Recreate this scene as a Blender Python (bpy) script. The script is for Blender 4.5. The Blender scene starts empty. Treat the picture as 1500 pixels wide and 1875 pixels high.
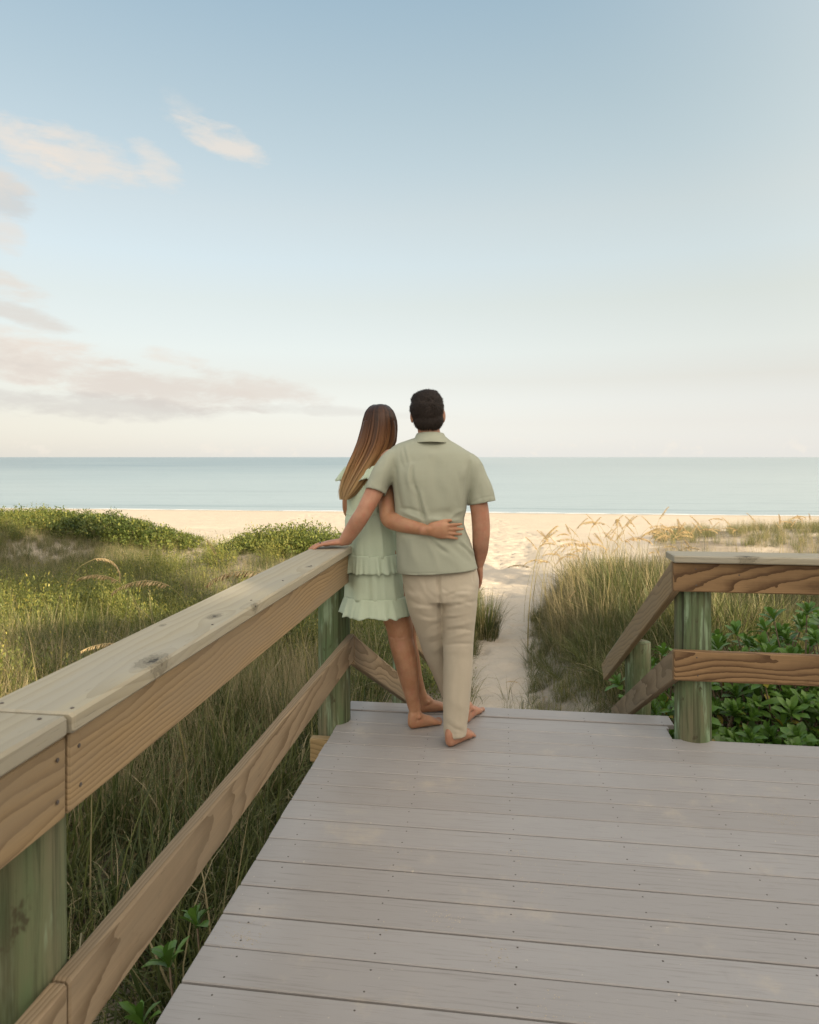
import bpy, bmesh, math, random
import numpy as np
from mathutils import Vector, Matrix, Euler
R = math.radians
random.seed(7); rng = np.random.default_rng(7)
SC = bpy.context.scene
COL = SC.collection

# ------------------------------------------------------------------ camera
F, HC = 1250.0, 1.4375            # focal length in photo pixels, eye height above the deck (deck top is z = 0)
def W(px, py, Y):                 # point seen at photo pixel (px, py) and standing Y metres ahead
    return Vector(((px-750)*Y/F, Y, HC-(py-837)*Y/F))
cam = bpy.data.objects.new('camera', bpy.data.cameras.new('camera')); COL.objects.link(cam)
cam.location = (0, 0, HC); cam.rotation_euler = (R(90), 0, 0)
cd = cam.data; cd.sensor_fit = 'HORIZONTAL'; cd.sensor_width = 36; cd.lens = 36*F/1500
cd.shift_y = -100.5/1500; cd.clip_start = .05; cd.clip_end = 80000
cd.dof.use_dof = True; cd.dof.focus_distance = 3.5; cd.dof.aperture_fstop = 8
SC.camera = cam

# ------------------------------------------------------------------ light
SUN_EL, SUN_AZ = R(21), R(143)      # azimuth of the sun, clockwise from the view direction (behind, to the right)
sd = Vector((math.sin(SUN_AZ)*math.cos(SUN_EL), math.cos(SUN_AZ)*math.cos(SUN_EL), math.sin(SUN_EL)))
sl = bpy.data.lights.new('sun', 'SUN'); sl.energy = 5.0; sl.angle = R(.6); sl.color = (1, .83, .58)
sun = bpy.data.objects.new('sun', sl); COL.objects.link(sun)
sun.rotation_euler = sd.to_track_quat('Z', 'Y').to_euler(); sun.location = (20, -30, 20)
SC.view_settings.view_transform = 'Standard'; SC.view_settings.look = 'None'
EXPO = 1.0
SC.view_settings.exposure = EXPO; SC.view_settings.gamma = 1; SC.view_settings.use_curve_mapping = False
SC.cycles.use_denoising = True
SC.cycles.max_bounces = 8; SC.cycles.diffuse_bounces = 4; SC.cycles.transparent_max_bounces = 16

def lin(*c):
    return tuple(((v/255)/12.92 if v <= 10 else (((v/255)+.055)/1.055)**2.4) for v in c)

class NT:                              # terse node-tree writer
    def __init__(s, tree): s.t = tree; s.N = tree.nodes; s.L = tree.links
    def n(s, typ, ins=None, **kw):
        nd = s.N.new(typ)
        for k, v in kw.items(): setattr(nd, k, v)
        for k, v in (ins or {}).items():
            if isinstance(v, bpy.types.NodeSocket): s.L.new(v, nd.inputs[k])
            else: nd.inputs[k].default_value = v
        return nd
    def m(s, op, a, b=0.0, c=0.0, clamp=False):
        nd = s.n('ShaderNodeMath', {0: a, 1: b, 2: c}, operation=op); nd.use_clamp = clamp
        return nd.outputs[0]
    def mix(s, f, a, b, blend='MIX'):
        nd = s.N.new('ShaderNodeMix'); nd.data_type = 'RGBA'; nd.blend_type = blend
        for i, v in ((0, f), (6, a), (7, b)):
            if isinstance(v, bpy.types.NodeSocket): s.L.new(v, nd.inputs[i])
            else: nd.inputs[i].default_value = v if i == 0 else (tuple(v)+(1,))[:4]
        return nd.outputs[2]
    def ramp(s, f, stops, interp='LINEAR'):
        nd = s.N.new('ShaderNodeValToRGB'); s.L.new(f, nd.inputs[0]); cr = nd.color_ramp; cr.interpolation = interp
        cr.elements.remove(cr.elements[1])
        for i, (p, c) in enumerate(stops):
            e = cr.elements[0] if i == 0 else cr.elements.new(p)
            e.position = p; e.color = (c, c, c, 1) if not hasattr(c, '__len__') else (tuple(c)+(1,))[:4]
        return nd.outputs[0]
    def smooth(s, v, a, b):
        nd = s.n('ShaderNodeMapRange', {0: v, 1: a, 2: b, 3: 0.0, 4: 1.0}); nd.interpolation_type = 'SMOOTHSTEP'
        return nd.outputs[0]
    def noise(s, vec, scale, detail=3, rough=.5, dist=0.0):
        return s.n('ShaderNodeTexNoise', {'Vector': vec, 'Scale': scale, 'Detail': detail, 'Roughness': rough, 'Distortion': dist}).outputs[0]
    def mapping(s, vec, scale=(1, 1, 1), loc=(0, 0, 0), rot=(0, 0, 0)):
        return s.n('ShaderNodeMapping', {'Vector': vec, 'Scale': scale, 'Location': loc, 'Rotation': rot}).outputs[0]

# sky: Nishita for the light of the low sun, pulled to the pale evening gradient of the photograph, with thin clouds
w = bpy.data.worlds.new('World'); SC.world = w; w.use_nodes = True
q = NT(w.node_tree); q.N.clear()
tc = q.n('ShaderNodeTexCoord').outputs['Generated']
sp = q.n('ShaderNodeSeparateXYZ', {0: tc})
dx, dy, dz = sp.outputs
sky = q.n('ShaderNodeTexSky', sky_type='NISHITA', sun_disc=False, sun_elevation=SUN_EL, sun_rotation=SUN_AZ, air_density=1.0, dust_density=1.5, ozone_density=1.0)
nish = q.mix(1.0, sky.outputs[0], (.115, .115, .115), 'MULTIPLY')
K = 1/2**EXPO
def sk(*c): return tuple(v*K for v in lin(*c))
# (height, colour the sky shows there, what the Nishita sky itself gives there looking away from the sun)
ST_ = [(0, (239, 236, 228), (0.258, 0.241, 0.17)), (.03, (240, 237, 229), (0.419, 0.402, 0.281)), (.05, (240, 237, 229), (0.473, 0.5, 0.39)), (.08, (237, 236, 229), (0.439, 0.507, 0.454)), (.109, (235, 236, 229), (0.443, 0.573, 0.596)),
      (.15, (231, 235, 229), (0.345, 0.458, 0.526)), (.216, (223, 232, 230), (0.301, 0.445, 0.596)), (.27, (214, 226, 228), (0.237, 0.342, 0.473)), (.33, (207, 220, 224), (0.207, 0.316, 0.469)), (.39, (194, 211, 218), (0.178, 0.269, 0.408)),
      (.454, (182, 202, 212), (0.155, 0.237, 0.37)), (.556, (164, 189, 205), (0.132, 0.201, 0.319)), (.75, (148, 177, 198), (0.106, 0.159, 0.26)), (1, (140, 171, 199), (0.073, 0.113, 0.192))]
NSH = .3
grad = q.ramp(q.m('MAXIMUM', dz, 0.0), [(z_, tuple(max(.02, t_-NSH*n_) for t_, n_ in zip(sk(*c_), nn))) for z_, c_, nn in ST_])
base = q.mix(1.0, grad, q.mix(1.0, nish, (NSH, NSH, NSH), 'MULTIPLY'), 'ADD')
# warm glow added to the sky round the sun, to brighten the shaded deck
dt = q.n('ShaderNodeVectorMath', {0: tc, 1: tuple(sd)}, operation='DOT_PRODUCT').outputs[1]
fill_glow = q.m('POWER', q.m('MAXIMUM', q.m('MULTIPLY', q.m('ADD', dt, .35), .74), 0.0), 1.7)
base = q.mix(fill_glow, base, (1.3, 1.05, .78), 'ADD')
az = q.m('ARCTAN2', dx, dy); el = q.m('ARCSINE', dz)
cv = q.n('ShaderNodeCombineXYZ', {0: az, 1: el, 2: 0.0}).outputs[0]
n1 = q.noise(q.mapping(cv, (1, 2.6, 1), rot=(0, 0, .35)), 5.5, 6, .6, .3)
n2 = q.noise(q.mapping(cv, (1, 3.2, 1), loc=(3, 1, 0), rot=(0, 0, .25)), 16, 5, .62, .2)
nz = q.m('ADD', q.m('MULTIPLY', q.m('SUBTRACT', n1, .5), 2.4), q.m('MULTIPLY', q.m('SUBTRACT', n2, .5), 2.3))
def azel(px, py):
    x, y, z = (px-750)/F, 1.0, (837-py)/F
    return math.atan2(x, y), math.atan2(z, math.hypot(x, y))
# thin clouds low in the west and north-west: centre, half size and tilt on the sky, opacity, how lit
CL = [(45, 262, 105, 36, 22, .62, 1), (165, 292, 115, 40, 8, .6, .95), (290, 312, 62, 34, 38, .5, 1), (395, 248, 105, 30, 20, .62, 1), (335, 195, 55, 26, 20, .25, 1),
      (0, 355, 60, 34, 25, .5, .1), (5, 425, 42, 30, 20, .5, .8), (15, 522, 75, 24, 16, .62, .75), (35, 575, 80, 20, 14, .6, .5),
      (60, 660, 215, 54, 6, .8, .9), (240, 700, 240, 40, 8, .75, .65), (470, 708, 160, 27, 10, .68, .7), (120, 742, 290, 26, 2, .55, .3),
      (310, 655, 62, 17, 6, .55, .9), (620, 755, 220, 12, 2, .3, .3), (-160, 640, 170, 60, 5, .6, .5), (-130, 290, 130, 50, 10, .5, .8)]
# low in the north-west the air is a little duller and browner
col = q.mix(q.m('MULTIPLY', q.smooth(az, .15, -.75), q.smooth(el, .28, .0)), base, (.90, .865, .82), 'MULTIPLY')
wob = q.m('MULTIPLY', q.m('SUBTRACT', q.noise(cv, 9, 3, .5), .5), .05)
azw = q.m('ADD', az, wob); elw = q.m('ADD', el, q.m('MULTIPLY', wob, -.4))
for (px, py, sx, sy, tl, op, lit) in CL:
    a0, e0 = azel(px, py); sx /= F; sy /= F*1.02; t = R(-tl)
    da = q.m('SUBTRACT', azw, a0); de = q.m('SUBTRACT', elw, e0)
    u = q.m('DIVIDE', q.m('ADD', q.m('MULTIPLY', da, math.cos(t)), q.m('MULTIPLY', de, math.sin(t))), sx)
    v = q.m('DIVIDE', q.m('SUBTRACT', q.m('MULTIPLY', de, math.cos(t)), q.m('MULTIPLY', da, math.sin(t))), sy)
    r2 = q.m('ADD', q.m('MULTIPLY', u, u), q.m('MULTIPLY', v, v))
    d = q.m('ADD', q.m('SUBTRACT', 1.0, r2), nz)
    mk = q.m('MULTIPLY', q.smooth(d, .0, 1.15), min(.95, op*1.2))
    c = tuple(a*lit+b*(1-lit) for a, b in zip(sk(240, 229, 217), sk(204, 202, 199)))
    col = q.mix(mk, col, c)
# low haze of far cumulus on the horizon
cum = q.smooth(q.noise(q.mapping(cv, (1, 1.4, 1), loc=(9, 0, 0)), 34, 5, .6), .52, .66)
cum = q.m('MULTIPLY', cum, q.m('MULTIPLY', q.smooth(el, .0, .004), q.m('SUBTRACT', 1.0, q.smooth(el, .014, .034))))
col = q.mix(q.m('MULTIPLY', cum, .35), col, sk(249, 240, 226))
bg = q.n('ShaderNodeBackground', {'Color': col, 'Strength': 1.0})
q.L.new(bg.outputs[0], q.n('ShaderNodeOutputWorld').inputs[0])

# ------------------------------------------------------------------ helpers
def smoothstep(a, b, x):
    t = np.clip((x-a)/(b-a), 0, 1); return t*t*(3-2*t)
def vnoise(x, y, seed=0):
    x = np.asarray(x, float); y = np.asarray(y, float)
    xi = np.floor(x).astype(np.int64); yi = np.floor(y).astype(np.int64)
    fx = x-xi; fy = y-yi; fx = fx*fx*(3-2*fx); fy = fy*fy*(3-2*fy)
    def h(i, j):
        k = (i*374761393 + j*668265263 + seed*974711) & 0xffffffff
        k = ((k ^ (k >> 13))*1274126177) & 0xffffffff
        return ((k ^ (k >> 16)) & 0xffff)/65535.0
    return (h(xi, yi)*(1-fx)+h(xi+1, yi)*fx)*(1-fy)+(h(xi, yi+1)*(1-fx)+h(xi+1, yi+1)*fx)*fy
def fbm(x, y, seed=0, o=3):
    s = 0; a = .5
    for k in range(o):
        s = s+a*(vnoise(x*2**k, y*2**k, seed+k)-.5); a *= .5
    return s
class MB:                              # collects vertices and faces, then becomes ONE mesh
    def __init__(s): s.v = []; s.f = []; s.mi = []; s.nv = 0
    def add(s, v, f, mi=0):
        v = np.asarray(v, float).reshape(-1, 3); o = s.nv
        s.v.append(v); s.nv += len(v)
        s.f += [tuple(i+o for i in q_) for q_ in f]; s.mi += [mi]*len(f)
    def mesh(s, name, mats, smooth=True):
        me = bpy.data.meshes.new(name)
        me.from_pydata((np.concatenate(s.v) if s.v else np.zeros((0, 3))).tolist(), [], s.f)
        for m_ in mats if isinstance(mats, (list, tuple)) else [mats]: me.materials.append(m_)
        if any(s.mi): me.polygons.foreach_set('material_index', s.mi)
        if smooth: me.polygons.foreach_set('use_smooth', [True]*len(s.f))
        me.update(); return me
def obj(name, me, parent=None, loc=None, rot=None):
    o = bpy.data.objects.new(name, me); COL.objects.link(o)
    if parent is not None: o.parent = parent
    if loc is not None: o.location = loc
    if rot is not None: o.rotation_euler = rot
    return o
def thing(name, label, cat, loc=(0, 0, 0), rz=0, group=None):
    o = bpy.data.objects.new(name, None); COL.objects.link(o); o.location = loc; o.rotation_euler = (0, 0, rz)
    o.empty_display_size = .1
    tag(o, label, cat, group); return o
def tag(o, label=None, cat=None, group=None, kind=None):
    for k, v in (('label', label), ('category', cat), ('group', group), ('kind', kind)):
        if v: o[k] = v
    return o
def tube(pts, rad, n=16, sub=5, side=(1, 0, 0), cap=True, closed_ends=(True, True)):
    """lofted tube through pts; rad entries are r or (a, b), a along `side`"""
    P = np.array([tuple(p) for p in pts], float); r = np.array([(q_, q_) if not hasattr(q_, '__len__') else tuple(q_) for q_ in rad], float)
    m = len(P); Q = []; RR = []
    for i in range(m-1):
        p0, p1, p2, p3 = P[max(i-1, 0)], P[i], P[i+1], P[min(i+2, m-1)]
        a0, a1, a2, a3 = r[max(i-1, 0)], r[i], r[i+1], r[min(i+2, m-1)]
        for k in range(sub):
            t = k/sub
            def cr(x0, x1, x2, x3): return .5*((2*x1)+(-x0+x2)*t+(2*x0-5*x1+4*x2-x3)*t*t+(-x0+3*x1-3*x2+x3)*t**3)
            Q.append(cr(p0, p1, p2, p3)); RR.append(np.maximum(cr(a0, a1, a2, a3), 1e-4))
    Q.append(P[-1]); RR.append(r[-1]); Q = np.array(Q); RR = np.array(RR)
    T = np.gradient(Q, axis=0); T /= np.linalg.norm(T, axis=1)[:, None]+1e-12
    if cap:
        ex0, ex1, r0, r1 = [], [], [], []
        for a in (80, 60, 35):
            c_, s_ = math.cos(R(a)), math.sin(R(a))
            if closed_ends[0]: ex0.append(Q[0]-T[0]*RR[0].min()*s_); r0.append(RR[0]*c_)
            if closed_ends[1]: ex1.insert(0, Q[-1]+T[-1]*RR[-1].min()*s_); r1.insert(0, RR[-1]*c_)
        Q = np.array(ex0+list(Q)+ex1); RR = np.array(r0+list(RR)+r1)
        T = np.gradient(Q, axis=0); T /= np.linalg.norm(T, axis=1)[:, None]+1e-12
    S = np.array(side, float); V = []; th = np.linspace(0, 2*math.pi, n, endpoint=False)
    for i in range(len(Q)):
        S = S-T[i]*S.dot(T[i]); S /= np.linalg.norm(S)+1e-12
        B = np.cross(T[i], S)
        V.append(Q[i]+np.outer(np.cos(th)*RR[i, 0], S)+np.outer(np.sin(th)*RR[i, 1], B))
    V = np.concatenate(V); fs = []
    for i in range(len(Q)-1):
        for j in range(n):
            k = (j+1) % n; fs.append((i*n+j, i*n+k, (i+1)*n+k, (i+1)*n+j))
    fs.append(tuple(range(n-1, -1, -1))); fs.append(tuple((len(Q)-1)*n+j for j in range(n)))
    return V, fs
def ellipsoid(c, r, n=20, m=12, rot=None):
    V = []; fs = []
    for i in range(1, m):
        ph = math.pi*i/m
        for j in range(n):
            t = 2*math.pi*j/n; V.append((r[0]*math.sin(ph)*math.cos(t), r[1]*math.sin(ph)*math.sin(t), r[2]*math.cos(ph)))
    top = len(V); V.append((0, 0, r[2])); V.append((0, 0, -r[2]))
    for i in range(m-2):
        for j in range(n):
            k = (j+1) % n; fs.append((i*n+j, (i+1)*n+j, (i+1)*n+k, i*n+k))
    for j in range(n):
        k = (j+1) % n; fs.append((top, j, k)); fs.append((top+1, (m-2)*n+k, (m-2)*n+j))
    V = np.array(V)
    if rot is not None: V = V @ np.array(Euler(rot).to_matrix()).T
    return V+np.array(tuple(c)), fs
def remesh(parts, voxel, smooth=6, fac=.5):
    """union of closed shapes as one continuous surface -> (verts, faces)"""
    mb = MB()
    for v, f in parts: mb.add(v, f)
    me = mb.mesh('tmp', [], False); o = bpy.data.objects.new('tmp', me); COL.objects.link(o)
    m1 = o.modifiers.new('r', 'REMESH'); m1.mode = 'VOXEL'; m1.voxel_size = voxel
    if smooth:
        m2 = o.modifiers.new('s', 'SMOOTH'); m2.factor = fac; m2.iterations = smooth
    dg = bpy.context.evaluated_depsgraph_get(); ev = o.evaluated_get(dg); em = ev.to_mesh()
    V = np.empty(len(em.vertices)*3); em.vertices.foreach_get('co', V); V = V.reshape(-1, 3)
    fs = [tuple(p.vertices) for p in em.polygons]
    ev.to_mesh_clear(); bpy.data.objects.remove(o); bpy.data.meshes.remove(me)
    return V, fs
def normals(V, fs):
    fa = np.array([f if len(f) == 4 else (f[0], f[1], f[2], f[2]) for f in fs])
    n = np.cross(V[fa[:, 2]]-V[fa[:, 0]], V[fa[:, 3]]-V[fa[:, 1]]); N = np.zeros_like(V)
    for k in range(4): np.add.at(N, fa[:, k], n)
    return N/(np.linalg.norm(N, axis=1)[:, None]+1e-12)

# ------------------------------------------------------------------ materials
def mat(name):
    m = bpy.data.materials.new(name); m.use_nodes = True; t = NT(m.node_tree)
    b = t.N['Principled BSDF']; return m, t, b
def setp(t, b, **kw):
    for k, v in kw.items():
        k = {'color': 'Base Color', 'rough': 'Roughness', 'spec': 'Specular IOR Level', 'normal': 'Normal', 'sss': 'Subsurface Weight'}.get(k, k)
        if isinstance(v, bpy.types.NodeSocket): t.L.new(v, b.inputs[k])
        else: b.inputs[k].default_value = (tuple(v)+(1,))[:4] if k == 'Base Color' else v
def bump(t, h, strength=.3, dist=.01):
    return t.n('ShaderNodeBump', {'Height': h, 'Strength': strength, 'Distance': dist}).outputs[0]
def wood(name, light, dark, weather=None, ring=30, tilt=(.012, .03), off=(.03, -.08), grain=.5, weather_amt=.4, rough=.7, knots=(), contrast=1.0):
    m, t, b = mat(name)
    oc = t.n('ShaderNodeTexCoord').outputs['Object']; rnd = t.n('ShaderNodeObjectInfo').outputs['Random']
    o3 = t.n('ShaderNodeCombineXYZ', {0: t.m('MULTIPLY', rnd, 37.0), 1: t.m('MULTIPLY', t.m('SUBTRACT', rnd, .5), .02), 2: t.m('MULTIPLY', t.m('SUBTRACT', t.m('FRACT', t.m('MULTIPLY', rnd, 7.3)), .5), .04)}).outputs[0]
    p = t.n('ShaderNodeVectorMath', {0: oc, 1: o3}, operation='ADD').outputs[0]
    nv = t.n('ShaderNodeTexNoise', {'Vector': t.mapping(p, (1.15, 4, 4)), 'Scale': 1.0, 'Detail': 2.5}).outputs[1]
    nv = t.n('ShaderNodeVectorMath', {0: nv, 1: (.5, .5, .5)}, operation='SUBTRACT').outputs[0]
    nv = t.n('ShaderNodeVectorMath', {0: nv, 'Scale': .075}, operation='SCALE').outputs[0]
    rp = t.n('ShaderNodeVectorMath', {0: t.mapping(p, (1, 1, 1), loc=(0, off[0], off[1]), rot=(0, tilt[0], tilt[1])), 1: nv}, operation='ADD').outputs[0]
    for (kx, ky, kz, kr) in knots:    # grain swells round a knot
        d = t.n('ShaderNodeVectorMath', {0: t.n('ShaderNodeVectorMath', {0: oc, 1: (kx, ky, kz)}, operation='SUBTRACT').outputs[0], 1: (.45, 1, .6)}, operation='MULTIPLY').outputs[0]
        ln = t.n('ShaderNodeVectorMath', {0: d}, operation='LENGTH').outputs[1]
        g = t.m('MULTIPLY', t.m('EXPONENT', t.m('MULTIPLY', t.m('MULTIPLY', ln, ln), -1/(2*(kr*1.1)**2))), .035)
        rp = t.n('ShaderNodeVectorMath', {0: rp, 1: t.n('ShaderNodeCombineXYZ', {2: g}).outputs[0]}, operation='ADD').outputs[0]
    wv = t.n('ShaderNodeTexWave', {'Vector': rp, 'Scale': ring, 'Distortion': .8, 'Detail': 2.0, 'Detail Scale': 1.0}, wave_type='RINGS', rings_direction='X', wave_profile='SAW').outputs['Fac']
    fine = t.noise(t.mapping(p, (6, 140, 140)), 1.0, 4, .65)
    broad = t.noise(t.mapping(p, (1.6, 9, 9)), 1.0, 4, .6)
    f = t.m('ADD', t.m('MULTIPLY', t.m('SUBTRACT', t.m('POWER', wv, 2.2), .33), 1.05*contrast), t.m('ADD', t.m('MULTIPLY', t.m('SUBTRACT', fine, .5), grain), t.m('MULTIPLY', t.m('SUBTRACT', broad, .5), .9)))
    c = t.mix(t.m('ADD', f, .5, clamp=True), light, dark)
    if weather:
        wf = t.m('MULTIPLY', t.smooth(t.m('ADD', broad, t.m('MULTIPLY', fine, .35)), .5, .85), weather_amt)
        c = t.mix(wf, c, weather)
    for (kx, ky, kz, kr) in knots:
        d = t.n('ShaderNodeVectorMath', {0: t.n('ShaderNodeVectorMath', {0: oc, 1: (kx, ky, kz)}, operation='SUBTRACT').outputs[0], 1: (.55, 1, .6)}, operation='MULTIPLY').outputs[0]
        ln = t.n('ShaderNodeVectorMath', {0: d}, operation='LENGTH').outputs[1]
        ln = t.m('ADD', ln, t.m('MULTIPLY', t.m('SUBTRACT', t.noise(oc, 90, 3), .5), kr*.9))
        ringk = t.m('SINE', t.m('MULTIPLY', ln, 6.28/(kr*.33)))
        kf = t.m('SUBTRACT', 1.0, t.smooth(ln, kr*.5, kr*1.15))
        c = t.mix(t.m('MULTIPLY', kf, .55), c, tuple(x*.55 for x in dark))
        c = t.mix(t.m('MULTIPLY', t.m('MULTIPLY', kf, t.smooth(ringk, .2, 1)), .5), c, tuple(x*.25 for x in dark))
        c = t.mix(t.m('MULTIPLY', t.m('SUBTRACT', 1.0, t.smooth(ln, kr*.12, kr*.3)), .85), c, (.02, .015, .01))
    # dark checks and specks
    sp_ = t.smooth(t.noise(t.mapping(p, (14, 260, 260)), 1.0, 2, .5), .70, .76)
    c = t.mix(t.m('MULTIPLY', sp_, .5), c, tuple(x*.35 for x in dark))
    dirt = t.smooth(t.noise(p, 22, 5, .7), .62, .8)
    c = t.mix(t.m('MULTIPLY', dirt, .3), c, tuple(x*.5 for x in dark))
    c = t.mix(t.m('MULTIPLY', t.m('SUBTRACT', rnd, .5), .25), c, (.02, .015, .01))
    setp(t, b, color=c, rough=rough, spec=.3, normal=bump(t, t.m('ADD', t.m('MULTIPLY', fine, .6), t.m('MULTIPLY', wv, .5)), .35, .002))
    return m
def plain(name, color, rough=.7, spec=.3, nscale=None, namt=.3, bstr=0, bscale=None):
    m, t, b = mat(name); c = color
    oc = t.n('ShaderNodeTexCoord').outputs['Object']
    if nscale:
        c = t.mix(t.m('MULTIPLY', t.noise(oc, nscale, 5, .6), 1.0), tuple(x*(1-namt) for x in color), tuple(min(1, x*(1+namt)) for x in color))
    setp(t, b, color=c, rough=rough, spec=spec)
    if bstr: setp(t, b, normal=bump(t, t.noise(oc, bscale, 4, .6), bstr, .004))
    return m
def leafmat(name, c1, c2, c3=None, trans=.25, rough=.5, spec=.35, patch=1.2):
    """foliage: colour changes from leaf to leaf and in patches over the ground; thin, so some light passes through"""
    m, t, b = mat(name)
    pos = t.n('ShaderNodeNewGeometry').outputs['Position']; isl = t.n('ShaderNodeNewGeometry').outputs['Random Per Island']
    rnd = t.n('ShaderNodeObjectInfo').outputs['Random']
    f = t.m('ADD', t.m('MULTIPLY', t.noise(pos, patch, 3), .7), t.m('ADD', t.m('MULTIPLY', isl, .45), t.m('SUBTRACT', t.m('MULTIPLY', rnd, .4), .35)), clamp=True)
    c = t.mix(f, c1, c2)
    if c3: c = t.mix(t.smooth(t.m('ADD', isl, t.m('MULTIPLY', t.noise(pos, patch*.6, 2), .5)), 1.0, 1.25), c, c3)
    setp(t, b, color=c, rough=rough, spec=spec)
    tr = t.n('ShaderNodeBsdfTranslucent', {'Color': c})
    mx = t.n('ShaderNodeMixShader', {0: trans, 1: b.outputs[0], 2: tr.outputs[0]})
    t.L.new(mx.outputs[0], t.N['Material Output'].inputs[0]); return m

M = {}
M['cap'] = wood('weathered_cap_wood', (.40, .355, .255), (.275, .235, .155), (.345, .325, .27), ring=14, tilt=(.004, .006), off=(.02, -.10), weather_amt=.6, contrast=.5,
                grain=.5, knots=((-.927, -.0765, .019, .036), (-.5, -.036, .019, .022), (-.33, -.097, .019, .018), (.405, -.06, .019, .015), (-.62, .06, .019, .01)))
M['rail'] = wood('pine_rail_wood', (.36, .255, .135), (.18, .112, .052), (.30, .235, .155), ring=34, tilt=(.006, .022), off=(.05, -.055), weather_amt=.5, grain=.9, contrast=.8)
M['rail_dark'] = wood('brown_rail_wood', (.30, .185, .088), (.085, .043, .018), (.19, .125, .07), ring=36, tilt=(.004, .022), off=(.062, -.012), weather_amt=.2, contrast=1.1, grain=.7)
M['rail_low'] = wood('flat_grain_rail_wood', (.325, .24, .148), (.15, .098, .05), (.25, .20, .135), ring=34, tilt=(.004, .028), off=(.066, -.016), weather_amt=.45, contrast=.95, grain=.8)
M['stringer'] = wood('pale_joist_wood', (.36, .26, .13), (.23, .16, .075), None, ring=26)
# ------------------------------------------------------------------ more materials of the setting
def postmat():
    m, t, b = mat('green_treated_post_wood')
    oc = t.n('ShaderNodeTexCoord').outputs['Object']; rnd = t.n('ShaderNodeObjectInfo').outputs['Random']
    p = t.n('ShaderNodeVectorMath', {0: oc, 1: t.n('ShaderNodeCombineXYZ', {0: rnd, 1: rnd, 2: t.m('MULTIPLY', rnd, 9)}).outputs[0]}, operation='ADD').outputs[0]
    g = t.noise(t.mapping(p, (60, 60, 2.2)), 1, 5, .65, .3); br = t.noise(t.mapping(p, (7, 7, 1.6)), 1, 4, .6)
    c = t.mix(t.smooth(br, .35, .68), (.115, .165, .08), (.175, .16, .095))
    c = t.mix(t.m('MULTIPLY', t.smooth(t.noise(t.mapping(p, (16, 16, 3)), 1, 4, .6), .52, .66), .75), c, (.29, .39, .25))
    c = t.mix(t.smooth(g, .42, .66), c, t.mix(.8, c, (.06, .066, .036)))
    ck = t.smooth(t.noise(t.mapping(p, (34, 34, .9)), 1, 3, .55), .625, .665)
    c = t.mix(t.m('MULTIPLY', ck, .85), c, (.035, .035, .022))
    sp_ = t.smooth(t.noise(t.mapping(p, (13, 13, 7)), 1, 4, .7), .62, .70)
    c = t.mix(t.m('MULTIPLY', sp_, .8), c, (.06, .05, .03))
    c = t.mix(t.m('MULTIPLY', t.smooth(t.noise(p, 3, 2), .5, .75), .5), c, (.18, .155, .095))
    setp(t, b, color=c, rough=.8, spec=.2, normal=bump(t, t.m('SUBTRACT', g, ck), .6, .004)); return m
def deckmat():
    m, t, b = mat('grey_composite_deck')
    oc = t.n('ShaderNodeTexCoord').outputs['Object']; rnd = t.n('ShaderNodeObjectInfo').outputs['Random']; pos = t.n('ShaderNodeNewGeometry').outputs['Position']
    p = t.n('ShaderNodeVectorMath', {0: oc, 1: t.n('ShaderNodeCombineXYZ', {0: t.m('MULTIPLY', rnd, 31)}).outputs[0]}, operation='ADD').outputs[0]
    g = t.noise(t.mapping(p, (3.2, 95, 95), rot=(0, 0, .0)), 1, 5, .62, .6)
    fl = t.noise(t.mapping(p, (9, 260, 260)), 1, 3, .6)
    br = t.noise(pos, 1.3, 4, .6)
    c = t.mix(br, (.285, .266, .252), (.36, .341, .327))
    c = t.mix(t.m('MULTIPLY', t.m('SUBTRACT', rnd, .15), .38), c, (.24, .212, .19))
    c = t.mix(t.m('MULTIPLY', t.smooth(g, .52, .75), .45), c, (.155, .137, .118))
    c = t.mix(t.m('MULTIPLY', t.smooth(fl, .58, .7), .25), c, (.11, .095, .08))
    dust = t.m('MULTIPLY', t.smooth(t.noise(pos, 2.6, 6, .72), .54, .72), t.m('ADD', .25, t.m('MULTIPLY', t.noise(pos, 150, 3, .7), .9)))
    c = t.mix(t.m('MULTIPLY', dust, .75), c, (.44, .375, .295))
    spots = t.smooth(t.noise(pos, 55, 2, .6), .72, .76)
    c = t.mix(t.m('MULTIPLY', spots, .5), c, (.58, .50, .40))
    dk = t.smooth(t.noise(t.mapping(pos, (2.2, 1.4, 1)), 1.7, 4, .7), .62, .78)
    c = t.mix(t.m('MULTIPLY', dk, .32), c, (.15, .128, .108))
    setp(t, b, color=c, spec=.45, rough=t.m('ADD', .44, t.m('MULTIPLY', br, .2)), normal=bump(t, g, .35, .0016)); return m
M['post'] = postmat(); M['deck'] = deckmat()
M['screw'] = plain('dark_screw_steel', (.085, .07, .06), .5)
M['bolt'] = plain('galvanised_bolt', (.20, .19, .17), .45)

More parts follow.
